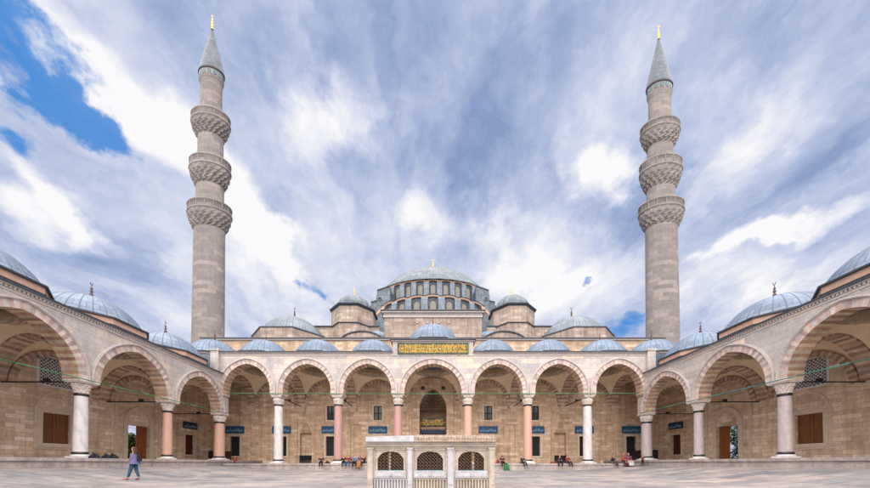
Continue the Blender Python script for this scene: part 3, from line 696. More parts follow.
for q in (-1, 1):
    for x in (23.7, 18.1, 12.2, 6.6):
        x *= q; mb = MB()
        for (a, b, c, d) in ((x-.82, x-.6, .66, 3.4), (x+.6, x+.82, .66, 3.4), (x-.6, x+.6, 3.2, 3.4), (x-.6, x+.6, .66, .85)): mb.box(a, b, -.06, -.002, c, d)
        f = mb.build('window', 'frame', mos); mb = MB(); mb.box(x-.6, x+.6, .3, .34, .85, 3.2); mb.build('pane', 'glass', f)
        mb = MB()
        for k in range(5): mb.bar((x-.48+k*.24, .14, .85), (x-.48+k*.24, .14, 3.2), .016, 4)
        for k in range(7): mb.bar((x-.6, .14, 1.05+k*.33), (x+.6, .14, 1.05+k*.33), .016, 4)
        mb.build('grille', 'iron', f)
        mb = MB(); mb.box(x-1.12, x+1.12, -.08, -.002, 3.56, 4.36)
        for k in range(10): mb.box(x-1.08+k*.222, x-.95+k*.222, -.075, -.01, 4.36, 4.45)
        p = mb.build('tile_panel', 'bluep', mos); calligraphy('lettering_or_scrolls', p, x, -.09, 3.95, .42, T1, 'bluel', .5, .004, .004)
    for x in (12.2, 6.6):
        x *= q; mb = MB()
        for (a, b, c, d) in ((x-.68, x-.5, 5.0, 7.05), (x+.5, x+.68, 5.0, 7.05), (x-.5, x+.5, 6.85, 7.05), (x-.5, x+.5, 5.0, 5.15)): mb.box(a, b, -.05, -.002, c, d)
        for (a, b, c, d) in ((x-1.0, x-.92, 4.75, 7.4), (x+.92, x+1.0, 4.75, 7.4), (x-.92, x+.92, 7.3, 7.4)): mb.box(a, b, -.05, -.002, c, d)
        f = mb.build('window', 'frame', mos); mb = MB(); mb.box(x-.5, x+.5, .26, .3, 5.15, 6.85); mb.build('pane', 'glass', f)
        mb = MB(); mb.box(x-.035, x+.035, .12, .18, 5.15, 6.85); mb.box(x-.5, x+.5, .12, .18, 5.97, 6.03)
        for k in range(4): mb.bar((x-.3+k*.2, .1, 5.15), (x-.3+k*.2, .1, 6.85), .012, 4)
        mb.build('glazing_bars', 'iron', f)
    # niche with stalactite head
    x = q*15.2; mb = MB()
    for (a, b, c, d) in ((x-1.1, x-1.0, .2, 5.5), (x+1.0, x+1.1, .2, 5.5), (x-1.0, x+1.0, 5.4, 5.5)): mb.box(a, b, -.08, -.002, c, d)
    for (a, b, c, d) in ((x-.84, x-.72, .2, 3.65), (x+.72, x+.84, .2, 3.65)): mb.box(a, b, -.04, -.002, c, d)
    f = mb.build('niche', 'sand', mos)
    mb = MB(); mb.box(x-.72, x+.72, .42, .46, .35, 3.6); 
    for k in range(5):
        w = .7*(1-k/5.2)**.8; w2 = .7*(1-(k+1)/5.2)**.8; z = 3.6+k*.26; n = max(3, 7-k)
        for i in range(n):
            a = x-w+2*w*i/n; b = x-w+2*w*(i+1)/n
            mb.quad([(a, -.05, z), ((a+b)/2, -.16, z+.1), (x-w2+2*w2*(i+.5)/n, -.03, z+.27), (x-w2+2*w2*i/n, -.03, z+.27)]); mb.quad([((a+b)/2, -.16, z+.1), (b, -.05, z), (x-w2+2*w2*(i+1)/n, -.03, z+.27), (x-w2+2*w2*(i+.5)/n, -.03, z+.27)])
            mb.quad([(a, .2, z+.02), (b, .2, z+.02), ((a+b)/2, -.16, z+.1)][:3])
    mb.build('stalactite_hood', 'sand', f)
    mb = MB()
    for k in range(12): mb.box(x-.7+k*.12, x-.65+k*.12, -.12, .1, .05, .85)
    mb.box(x-.74, x+.74, -.14, .12, .85, .93); mb.build('low_grating', 'bronze', f)
    for xx in (20.9, 9.25):
        x = q*xx; mb = MB(); mb.box(x-.62, x+.62, .075, .1, .7, 4.6)
        for (a, b, c, d) in ((x-.8, x-.62, .5, 4.8), (x+.62, x+.8, .5, 4.8), (x-.62, x+.62, 4.6, 4.8)): mb.box(a, b, -.05, -.002, c, d)
        archfill(mb, x, .3, .36, 0, 3.7, 3.5, .055); mb.build('blind_panel', 'sand', mos)
# portal
po = MB()
for q in (-1, 1):
    for (i, (xa, xb_, y)) in enumerate(((1.62, 1.80, -.20), (1.80, 1.95, -.26), (1.95, 2.25, -.18), (2.25, 2.42, -.30))):
        a, b = sorted((q*xa, q*xb_)); po.box(a, b, y, -.002, PF, 9.75)
    a, b = sorted((q*2.9, q*3.2)); po.box(a, b, -.12, -.002, PF, 10.2)
po.box(-2.42, 2.42, -.30, -.002, 9.75, 9.95); po.box(-2.5, 2.5, -.36, -.002, 9.95, 10.1); po.box(-3.2, 3.2, -.12, -.002, 10.2, 10.35)
portal = po.build('portal', 'sand', mos)
# spandrel sheet with the pointed hood cut-out, hood tiers behind
mb = MB(); wall_over_arch(mb, 0, -1.62, 1.62, 1.60, 2.55, 0, 6.5, 9.75, -.17, -.12, 28); mb.build('portal_spandrel', 'sand', portal)
mb = MB()
tiers = []
for k in range(8):
    t = k/7; z = 6.5+2.45*t; tiers.append((z, 1.6*(1-t**1.7)+.03))
muqarnas(mb, (0, -.12), tiers, 22, 0, 0, pi, sy=1.15, jag=1.9)
mb.build('stalactite_hood', 'hood', portal)
mb = MB(); mb.box(-1.62, 1.62, 1.28, 1.34, PF, 6.6); mb.box(-1.62, 1.62, -.1, 1.3, 6.48, 6.5); mb.build('recess_back', 'hood', portal)
for q in (-1, 1):
    mb = MB(); mb.lathe([(.01, -.0), (.22, -.02), (.24, .0), (.01, .06)], 16, 0)
    mb.v = [(x+q*1.22, -.20+z, y+8.95) for x, y, z in mb.v]; mb.build('boss', 'bronze', portal)
pz = lambda py: PZ(py, YW)
gp = MB(); gp.box(-1.45, 1.45, 1.12, 1.2, pz(424.7), pz(416.8)); gp = gp.build('gilded_inscription', 'greenp', portal)
calligraphy('lettering_or_scrolls', gp, 0, 1.10, (pz(424.7)+pz(416.8))/2, .55, T1, 'goldp', .66, .012, .035)
calligraphy('lettering_or_scrolls', gp, 0, 1.105, (pz(424.7)+pz(416.8))/2+.22, .36, T2, 'goldp', .62, .012, .025)
calligraphy('lettering_or_scrolls', gp, 0, 1.105, (pz(424.7)+pz(416.8))/2-.26, .36, T2, 'goldp', .62, .012, .025)
mb = MB(); mb.box(-1.5, 1.5, 1.0, 1.2, pz(428.5), pz(425.8)); mb.build('lintel', 'vousC', portal)
mb = MB(); mb.box(-1.35, 1.35, 1.05, 1.15, PF, pz(428.5), 0)
for x in (-1.0, -.3, .35, 1.0): mb.box(x-.25, x+.25, 1.0, 1.05, .5, 3.8, 0)
mb.build('door', 'wood2', portal)
mb = MB(); mb.box(-1.5, 1.5, .6, .66, pz(433), pz(429.3)); mb.build('door_valance', 'bluen', portal)
# small lamp opening over the portal
wx, wz = P(432, 369, YW); mb = MB(); mb.box(-.34, .34, -.16, -.0, wz-.36, wz+.36, 0); mb.box(-.45, .45, -.12, -.0, wz-.45, wz+.45, 1); mb.build('small_window', ['dark', 'frame'], mos)
# ---- upper body (local y = depth - YW)
def LY(d): return d-YW
dW = 36.2
x0 = P(385.6, 330, dW)[0]; x1 = P(483.2, 330, dW)[0]; x0 = -(x1-x0)/2; x1 = -x0; zt = PZ(311.6, dW)
mb = MB(); mb.box(x0, x1, LY(dW), LY(44), HM-.1, zt-.75); cw = mb.build('gable_wall', 'upper', mos)
mb = MB(); mb.box(x0-.1, x1+.1, LY(dW)-.12, LY(44), zt-.75, zt-.45)
n = 46
for k in range(n):
    a = x0+.02+(x1-x0)*k/n; mb.box(a, a+.15, LY(dW)-.2, LY(dW), zt-.45, zt-.25)
mb.box(x0-.02, x1+.02, LY(dW)-.1, LY(44), zt-.45, zt-.25)
mb.box(x0-.3, x1+.3, LY(dW)-.36, LY(44), zt-.25, zt-.08); mb.box(x0-.4, x1+.4, LY(dW)-.46, LY(44), zt-.08, zt+.05, 1); mb.build('gable_cornice', ['mould', 'leadedge'], cw)
for px in (417, 427.5, 438.5, 448.8):
    X, Z = P(px, 322, dW); mb = MB(); mb.lathe([(.01, 0), (.16, .0), (.2, .03), (.14, .05)], 12, 0); mb.v = [(x+X, LY(dW)-z-.005, y+Z) for x, y, z in mb.v]; mb.build('rosette', 'mould', cw)
# segmental wall arches and small half domes beside the gable wall
for q in (-1, 1):
    mb = MB(); xc = q*9.0; zc2 = PZ(331.8, 37.0)
    pts = []
    for k in range(17):
        t = -1+k/8; pts.append((xc+t*3.1, HM-.1+(zc2-HM+.1)*(1-t*t)**.6))
    for (xa, za), (xb_, zb) in zip(pts[:-1], pts[1:]):
        mb.quad([(xa, LY(37.0), HM-.2), (xb_, LY(37.0), HM-.2), (xb_, LY(37.0), zb), (xa, LY(37.0), za)], 0)
        mb.quad([(xa, LY(36.85), za), (xb_, LY(36.85), zb), (xb_, LY(36.85), zb+.14), (xa, LY(36.85), za+.14)], 1); mb.quad([(xa, LY(36.85), za+.14), (xb_, LY(36.85), zb+.14), (xb_, LY(44), zb+.1), (xa, LY(44), za+.1)], 2)
    mb.build('wall_gable', ['upper', 'leadedge', 'lead'], mos)
    dome(mos, q*7.9, LY(42), 15.6, 2.0, 3.1, 'lead', seams=16, fin=0, lip=False, name='half_dome')
# shoulder wall
zS = PZ(326, 46.0)
for q in (-1, 1):
    a, b = sorted((q*8.5, q*19.5)); mb = MB(); mb.box(a, b, LY(46), LY(60), HM-.2, zS-.12); mb.box(a, b, LY(45.8), LY(60), zS-.12, zS, 1); mb.build('shoulder_wall', ['upper', 'leadedge'], mos)
    # outer side domes
    xd = q*21.3; zd = PZ(328.8, 40.3)
    octdrum(mos, xd, LY(45), HM-.1, zd, 5.2, mats=('upper', 'leadedge', 'lead'), slope=.9)
    dome(mos, xd, LY(45), zd+.15, 4.55, PZ(319.5, 45)-zd-.2, 'lead3', seams=32, fin=2.0)
    # weight towers
    xt = q*12.9; zt2 = PZ(304.4, 44.8); zl = PZ(323.2, 44.6)
    mb = MB(); rot = pi/8; kk = 1/cos(pi/8)
    mb.lathe([(3.5*kk, HM-.2), (3.5*kk, zl)], 8, 0, (xt, LY(48)), smooth=False, rot=rot)
    mb.lathe([(3.5*kk, zl), (3.66*kk, zl+.02), (3.66*kk, zl+.13), (3.3*kk, zl+.3)], 8, 1, (xt, LY(48)), smooth=False, rot=rot)
    mb.lathe([(3.3*kk, zl+.2), (3.3*kk, zt2-.25)], 8, 0, (xt, LY(48)), smooth=False, rot=rot)
    mb.lathe([(3.3*kk, zt2-.25), (3.55*kk, zt2-.05), (3.6*kk, zt2+.1), (3.1*kk, zt2+.3), (.1, zt2+.3)], 8, 1, (xt, LY(48)), smooth=False, rot=rot)
    tw = mb.build('weight_tower', ['upper', 'leadedge'], mos)
    # fluted cap
    mb = MB(); n = 96; rr = 2.75; ri = PZ(297.5, 48)-zt2-.2; prof = []
    rows = 12; i0 = 0
    for j in range(rows+1):
        for i in range(n):
            t = 2*pi*i/n; ph = pi/2*j/rows; r = rr*cos(ph)*(1+.07*abs(sin(t*8))*(1-j/rows*.4)); mb.v.append((xt+r*cos(t), LY(48)+r*sin(t), zt2+.25+ri*sin(ph)))
    for j in range(rows):
        for i in range(n):
            mb.face((j*n+i, j*n+(i+1) % n, (j+1)*n+(i+1) % n, (j+1)*n+i), 0, ((i/n*16, j*.5), ((i+1)/n*16, j*.5), ((i+1)/n*16, j*.5+.5), (i/n*16, j*.5+.5)), True)
    cp = mb.build('fluted_cap', 'lead2', tw); finial(cp, xt, LY(48), zt2+.2+ri, 1.7, 'gold')
# ---- semi-dome drum and main dome drum
def windowdrum(name, cx, cy, rx, ry, zb, zt, n, a0, a1, wallm, parent, buttress=.5, band=.55, wscale=1, arched=True):
    dr = MB(); k = n*4
    def pt(t, z, o=0): return (cx+(rx+o)*cos(t), cy+(ry+o)*sin(t), z)
    for i in range(k):
        ta, tb = a0+(a1-a0)*i/k, a0+(a1-a0)*(i+1)/k
        dr.quad([pt(ta, zb), pt(tb, zb), pt(tb, zt), pt(ta, zt)], 0)
        # wavy stone band above the windows
        def zz(t):
            u = ((t-a0)/(a1-a0)*n) % 1; return .28*(1-abs(2*u-1)**2)
        dr.quad([pt(ta, zt-.24+zz(ta), .32), pt(tb, zt-.24+zz(tb), .32), pt(tb, zt+zz(tb), .38), pt(ta, zt+zz(ta), .38)], 1)
        dr.quad([pt(ta, zt+zz(ta), .38), pt(tb, zt+zz(tb), .38), pt(tb, zt+.16+zz(tb), .44), pt(ta, zt+.16+zz(ta), .44)], 2)
        dr.quad([pt(ta, zt+.16+zz(ta), .44), pt(tb, zt+.16+zz(tb), .44), pt(tb, zt+.5, -.5), pt(ta, zt+.5, -.5)], 3)
        dr.quad([pt(ta, zt-.24+zz(ta), .32), pt(ta, zt-.24+zz(ta), 0), pt(tb, zt-.24+zz(tb), 0), pt(tb, zt-.24+zz(tb), .32)], 1)
    d = dr.build(name, [wallm, 'drumwall', 'leadedge', 'lead'], parent)
    for i in range(n):
        t = a0+(a1-a0)*(i+.5)/n
        # window: arched pane in a stone surround
        p = Vector(pt(t, 0)); tx = Vector((-rx*sin(t), ry*cos(t), 0)).normalized(); nn = Vector((tx.y, -tx.x, 0))
        w = (Vector(pt(a0+(a1-a0)*(i+1)/n, 0))-Vector(pt(a0+(a1-a0)*i/n, 0))).length
        hw = w*.19*wscale; z0 = zb+.25; z1 = zt-.55-hw*1.1
        def L3(u, z, o): q = p+tx*u+nn*o; return (q.x, q.y, z)
        wm = MB(); A = arch(hw, hw*1.08, 0, 12); B = arch(hw+.12, hw*1.08+.12, 0, 12)
        wm.face([wm.vert(*L3(-hw, z0, .05)), wm.vert(*L3(hw, z0, .05))]+[wm.vert(*L3(x, z1+z, .05)) for x, z in A[::-1]], 0)
        kk = min(len(A), len(B))
        ra = [(-hw, z0)]+[(x, z1+z) for x, z in A]+[(hw, z0)]; rb = [(-hw-.12, z0)]+[(x, z1+z) for x, z in B]+[(hw+.12, z0)]
        for (p0, p1, q0, q1) in zip(ra[:-1], ra[1:], rb[:-1], rb[1:]):
            wm.quad([L3(*p0, .14), L3(*p1, .14), L3(*q1, .14), L3(*q0, .14)], 1); wm.quad([L3(*p0, .14), L3(*p0, .0), L3(*p1, .0), L3(*p1, .14)], 1); wm.quad([L3(*q0, .14), L3(*q1, .14), L3(*q1, 0), L3(*q0, 0)], 1)
        wm.build('window', ['pane', 'leadedge'], d)
    for i in range(n+1):
        t = a0+(a1-a0)*i/n
        if abs(a1-a0-2*pi) < 1e-6 and i == n: continue
        p = Vector(pt(t, 0)); tx = Vector((-rx*sin(t), ry*cos(t), 0)).normalized(); nn = Vector((tx.y, -tx.x, 0))
        w = (Vector(pt(t+(a1-a0)/n, 0))-p).length*.20
        b = MB(); c = []
        for z, o0, o1 in ((zb-.1, -.1, buttress+.1), (zt-.5, -.1, buttress), (zt-.05, -.1, .3)):
            for u, o in ((-w, o0), (w, o0), (w, o1), (-w, o1)): q = p+tx*u+nn*o; c.append(b.vert(q.x, q.y, z))
        for k2 in (0, 4):
            for e in range(4): b.face((c[k2+e], c[k2+(e+1) % 4], c[k2+4+(e+1) % 4], c[k2+4+e]), 0)
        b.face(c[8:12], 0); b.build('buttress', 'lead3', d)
    return d
zlow = PZ(297.3, 54)
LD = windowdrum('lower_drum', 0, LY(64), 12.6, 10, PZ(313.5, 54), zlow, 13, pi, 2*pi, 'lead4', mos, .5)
mb = MB(); mb.lathe([(12.4, zlow+.2), (11.6, zlow+.7), (10.6, zlow+1.3)], 72, 0, (0, LY(64)), a0=pi, a1=2*pi, sy=.8, uvs=(40, 1)); mb.build('semi_dome', 'lead2', mos)
mb = MB(); mb.lathe([(12.9, HM), (12.9, PZ(313.5, 54)+.2)], 40, 0, (0, LY(64)), a0=pi, a1=2*pi, sy=10/12.6); mb.build('lower_drum_base', 'lead2', mos)
zup = PZ(281.6, 59); zub = PZ(298, 59)
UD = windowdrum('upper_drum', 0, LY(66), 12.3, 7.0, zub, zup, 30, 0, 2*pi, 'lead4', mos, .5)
md = dome(mos, 0, LY(66), zup+.25, 11.95, PZ(271.5, 66)-zup-.35, 'lead2', seams=56, rows=12, sy=.62, fin=0, name='main_dome')
finial(md, 0, LY(66), PZ(271.5, 66)-.1, 3.0, 'gold')
mb = MB(); mb.box(-11, 11, LY(60), LY(76), HM, zub); mb.build('dome_base', 'lead2', mos)
for q in (-1, 1):
    # stepped lead-clad buttresses flanking the drum
    for (pa, pb, pt_, zb_, dd, dl) in ((377.0, 390.2, 286.2, 20, 57.5, 66), (371.0, 377.2, 301, 18, 58.5, 64), (364, 371.2, 306.5, 17, 59.5, 64)):
        a = P(pa, 300, dd)[0]; b = P(pb, 300, dd)[0]; zz = PZ(pt_, dd); a, b = sorted((q*a, q*b))
        mb = MB(); inner = b if q < 0 else a
        dz = .9 if pb > 380 else .3
        za, zb2 = (zz, zz-dz) if q < 0 else (zz-dz, zz)
        y0_, y1_ = LY(dd), LY(dl)
        mb.box(a, b, y0_, y1_, zb_, zz-dz-.01)
        mb.quad([(a, y0_, zz-dz-.01), (b, y0_, zz-dz-.01), (b, y0_, zb2), (a, y0_, za)]); mb.quad([(a, y0_, za), (b, y0_, zb2), (b, y1_, zb2), (a, y1_, za)], 1)
        mb.quad([(a, y0_-.12, za-.02), (b, y0_-.12, zb2-.02), (b, y0_-.12, zb2+.16), (a, y0_-.12, za+.16)], 1); mb.quad([(a, y0_-.12, za+.16), (b, y0_-.12, zb2+.16), (b, y1_, zb2+.16), (a, y1_, za+.16)], 1)
        mb.quad([(b, y0_, zz-dz-.01), (b, y1_, zz-dz-.01), (b, y1_, zb2), (b, y0_, zb2)]); mb.quad([(a, y1_, zz-dz-.01), (a, y0_, zz-dz-.01), (a, y0_, za), (a, y1_, za)])
        if pb > 380:
            cxx = (a+b)/2+(.75 if q < 0 else -.75)
            mb.lathe([(.01, 0), (.34, 0), (.4, -.06), (.4, .1)], 16, 1); n_ = 64; mb.v[-n_:] = [(x+cxx, y0_-.03+z_, y_+zz-2.6) for x, y_, z_ in mb.v[-n_:]]
        mb.build('flank_buttress', ['lead2', 'leadedge'], mos)
    # raking stone bands of the lower half-dome shoulders
    mb = MB(); Q = [P(384.5, 308.5, 52), P(378, 314, 52), P(373.5, 320, 52), P(370.5, 328, 52), P(369, 337, 52)]
    for (xa, za), (xb_, zb) in zip(Q[:-1], Q[1:]):
        xa, xb_ = -abs(xa)*-q, -abs(xb_)*-q
        p = [(xa, LY(52), za), (xb_, LY(52), zb), (xb_, LY(52), zb+.6), (xa, LY(52), za+.6)]
        mb.quad(p, 0); mb.quad([(xa, LY(52), za+.6), (xb_, LY(52), zb+.6), (xb_, LY(58), zb+.6), (xa, LY(58), za+.6)], 1)
        mb.quad([(xa, LY(52.1), za), (xb_, LY(52.1), zb), (xb_*.8, LY(52.1), 14), (xa*.8, LY(52.1), 14)], 2)
    mb.build('shoulder_vault', ['drumwall', 'leadedge', 'lead2'], mos)
# ================================================================ minarets
def minaret(s, X, Y, w, rows, cone, label):
    """w: photo half-measures at given rows -> radii"""
    SY = .6; ca = 1/sqrt(1+(SY*X/Y)**2); cn = SY*SY*ca; RR = lambda px: px/2*Y/F*ca; Z = lambda py: PZ(py, Y)
    root = tag(empty('minaret', (X, Y, 0)), label, 'minaret', 'minarets with three balconies'); root.scale = (1, SY, 1)
    b3, b2, b1, rim, tip, top = rows       # each balcony: (top y, bottom y)
    r0, r1, r2, r3 = [RR(v) for v in w[:4]]
    mb = MB(); mb.box(-r0*1.25, r0*1.25, -r0*1.25, r0*1.25, -.4, 9); mb.lathe([(r0*1.3, 9), (r0*1.04, 12)], 16, 0)
    mb.build('pedestal', 'minaret', root)
    for (za, zb, ra, rb) in ((11.5, Z(b1[1]), r0*1.03, r0*.97), (Z(b1[0])-4.5, Z(b2[1]), r1, r1*.97), (Z(b2[0])-4.5, Z(b3[1]), r2, r2*.97), (Z(b3[0])-4.5, Z(rim[1])-1, r3, r3*.98)):
        mb = MB(); n = 16
        mb.lathe([(ra, za), (rb, zb)], 32, 0, uvs=None); mb.build('shaft', 'minaret', root)
    for (bb, wb, ri, ru) in ((b1, w[4], r0*.97, r1), (b2, w[5], r1*.97, r2), (b3, w[6], r2*.97, r3)):
        R = RR(wb); zt, zb = PZ(bb[0]+5, Y-R*cn), PZ(bb[1]-4, Y-ri*cn); h = zt-zb; zm = zb+h*.62
        mb = MB(); T = [(zb, ri), (zb+h*.15, ri+(R-ri)*.35), (zb+h*.30, ri+(R-ri)*.62), (zb+h*.45, ri+(R-ri)*.84), (zm, R*.985)]
        muqarnas(mb, (0, 0), T, 36, jag=1.8)
        mb.lathe([(R*.985, zm), (R*1.02, zm+.04), (R*1.02, zm+.2), (R*.98, zm+.24)], 32, 0)
        mb.lathe([(R*.98, zm), (R*.98, zt-.18), (R*1.01, zt-.16), (R*1.01, zt), (R*.93, zt), (R*.93, zm+.2), (ru, zm+.2)], 32, 0)
        # pierced parapet slabs with their posts
        n = 16
        for i in range(n):
            t = 2*pi*(i+.5)/n; c = Vector((cos(t), sin(t), 0)); tt = Vector((-sin(t), cos(t), 0))
            def q(u, z, o): v = c*(R*.98+o)+tt*u; return (v.x, v.y, z)
            hw = .05
            for z0_, z1_ in ((zm+.24, zt-.18),):
                mb.quad([q(-hw, z0_, .05), q(hw, z0_, .05), q(hw, z1_, .05), q(-hw, z1_, .05)])
                mb.quad([q(-hw, z0_, 0), q(-hw, z0_, .05), q(-hw, z1_, .05), q(-hw, z1_, 0)]); mb.quad([q(hw, z0_, .05), q(hw, z0_, 0), q(hw, z1_, 0), q(hw, z1_, .05)])
        mb.build('balcony', 'minaret', root)
    Rr = RR(w[7]); zr0, zr1 = PZ(rim[1], Y-Rr*cn), PZ(rim[0], Y-Rr*cn)
    mb = MB(); mb.lathe([(r3*.98, zr0-.4), (Rr*.98, zr0+.1), (Rr, zr0+.2), (Rr, zr1), (Rr*.9, zr1)], 32, 0); g = mb.build('gallery_band', 'minaret', root)
    for i in range(14):
        t = 2*pi*i/14; mb = MB(); c = Vector((cos(t), sin(t), 0)); tt = Vector((-sin(t), cos(t), 0)); zc = (zr0+.2+zr1)/2; hh = (zr1-zr0)*.26
        pts = []
        for k in range(10):
            a = 2*pi*k/10; v = c*(Rr+.03)+tt*(hh*.8*cos(a)); pts.append(mb.vert(v.x, v.y, zc+hh*sin(a)))
        mb.face(pts); mb.build('tile_roundel', 'teal', g)
    zt = Z(tip); mb = MB(); Rc = Rr*1.05
    mb.lathe([(Rr*.9, zr1-.02), (Rc*1.02, zr1), (Rc*1.03, zr1+.18), (Rc*.98, zr1+.22)], 32, 1)
    prof = [(Rc*.98*(1-k/8)**.97+.06, zr1+.22+(zt-zr1-.22)*k/8) for k in range(9)]
    mb.lathe(prof, 64, 0, uvs=(16, 1.5))
    for i in range(16):
        t = 2*pi*i/16
        mb.bar((Rc*.97*cos(t), Rc*.97*sin(t), zr1+.24), (.09*cos(t), .09*sin(t), zt-.1), .05, 4, r2=.02)
    sp = mb.build('spire', ['lead4', 'leadedge'], root)
    finial(sp, 0, 0, zt-.05, Z(top)-zt, 'gold')
    return root
Ym = 38.5
X = P(208.6, 300, Ym)[0]
minaret(-1, X, Ym, (33.5, 30, 27.6, 23.2, 46.5, 43.5, 41, 26.0), ((106, 139), (152.5, 188), (197, 231), (71, 79.5), 28.5, 14.5), None, 'slender stone minaret left of the mosque domes, slightly taller in view')
X = P(662.2, 300, Ym)[0]
minaret(1, X, Ym, (34.5, 30.5, 28, 23.8, 47.5, 44.5, 41.5, 26.5), ((116, 148), (153.5, 190.5), (195.5, 229), (84.5, 93), 38, 25), None, 'slender stone minaret right of the mosque domes, slightly shorter in view')
M['gr'] = plain('grille_bronze', (.17, .105, .07), .5, .35, 8, .35)
# ================================================================ fountain
FD = 9.5
fx = lambda px: P(px, 460, FD)[0]
fz = lambda py: PZ(py, FD)
gF = gz(0, FD)
fo = tag(empty('fountain', (fx(430.8), FD, 0)), 'rectangular marble ablution fountain with grilled windows in the middle of the courtyard', 'fountain')
OX = fx(430.8)
lx = lambda px: fx(px)-OX
DP = 3.3
hw = (lx(494.3)-lx(367.6))/2
zc0, zc1 = fz(447.0), fz(443.4)
mb = MB()
def profz(mb, w, d0, d1, z0, z1, m=0): mb.box(-w, w, d0, d1, z0, z1, m)
# cornice
mb.box(-hw-.02, hw+.02, -.04, DP+.04, zc0-.02, zc0+.03); mb.box(-hw-.07, hw+.07, -.09, DP+.09, zc0+.03, zc1-.02); mb.box(-hw-.1, hw+.1, -.13, DP+.13, zc1-.02, zc1+.015)
mb.build('cornice', 'fount', fo)
# cresting: plain replaced slab at the left, carved rosy slabs to the right
zt_ = fz(436.6)
def crest(name, pa, pb, mat, carved, wavy):
    mb = MB(); a, b = lx(pa), lx(pb); n = max(2, int((b-a)/.085))
    for i in range(n):
        u0 = a+(b-a)*i/n; u1 = a+(b-a)*(i+1)/n; um = (u0+u1)/2
        rise = lambda u: .045*max(0, 1-(u/1.9)**2)
        h0, h1 = zt_+rise(u0), zt_+rise(u1); hm = zt_+rise(um)+(.03 if wavy else 0)
        y = -.15; yb = -.22
        mb.quad([(u0, y, zc1+.015), (u1, y, zc1+.015), (u1, yb, zc1+.05), (u0, yb, zc1+.05)])
        mb.face([mb.vert(u0, yb, zc1+.05), mb.vert(u1, yb, zc1+.05), mb.vert(u1, yb, h1-.02), mb.vert(um, yb, hm-.02), mb.vert(u0, yb, h0-.02)])
        mb.quad([(u0, yb, h0-.02), (um, yb, hm-.02), (um, 0, hm+.0), (u0, 0, h0+.0)]); mb.quad([(um, yb, hm-.02), (u1, yb, h1-.02), (u1, 0, h1), (um, 0, hm)])
        if carved:   # a palmette on every tooth
            zm = (zc1+hm)/2
            for (du, dz, r) in ((0, .035, .020), (-.022, .0, .016), (.022, .0, .016), (0, -.04, .017)):
                pr = [(um+du+r*cos(t), zm+dz+r*1.3*sin(t)) for t in [2*pi*k/8 for k in range(8)]]
                c = mb.vert(um+du, yb-.035, zm+dz)
                vs = [mb.vert(x, yb-.001, z) for x, z in pr]
                for k in range(8): mb.face((vs[k], vs[(k+1) % 8], c))
    return mb.build(name, mat, fo)
crest('crest_slab', 367.0, 414.3, 'fountw', False, False)
crest('crest_slab', 414.6, 444, 'fountp', True, True)
crest('crest_slab', 444.2, 494.8, 'fountp', True, True)
mb = MB(); mb.box(-hw, hw, 0, DP, zc1-.03, zt_-.02); 
mb.quad([(-hw, -.0, zt_-.02), (hw, 0, zt_-.02), (.8, DP/2, zt_+.06), (-.8, DP/2, zt_+.06)]); mb.quad([(hw, DP, zt_-.02), (-hw, DP, zt_-.02), (-.8, DP/2, zt_+.06), (.8, DP/2, zt_+.06)])
mb.face([mb.vert(-hw, DP, zt_-.02), mb.vert(-hw, 0, zt_-.02), mb.vert(-.8, DP/2, zt_+.06)]); mb.face([mb.vert(hw, 0, zt_-.02), mb.vert(hw, DP, zt_-.02), mb.vert(.8, DP/2, zt_+.06)])
mb.build('roof_slab', 'fountw', fo)
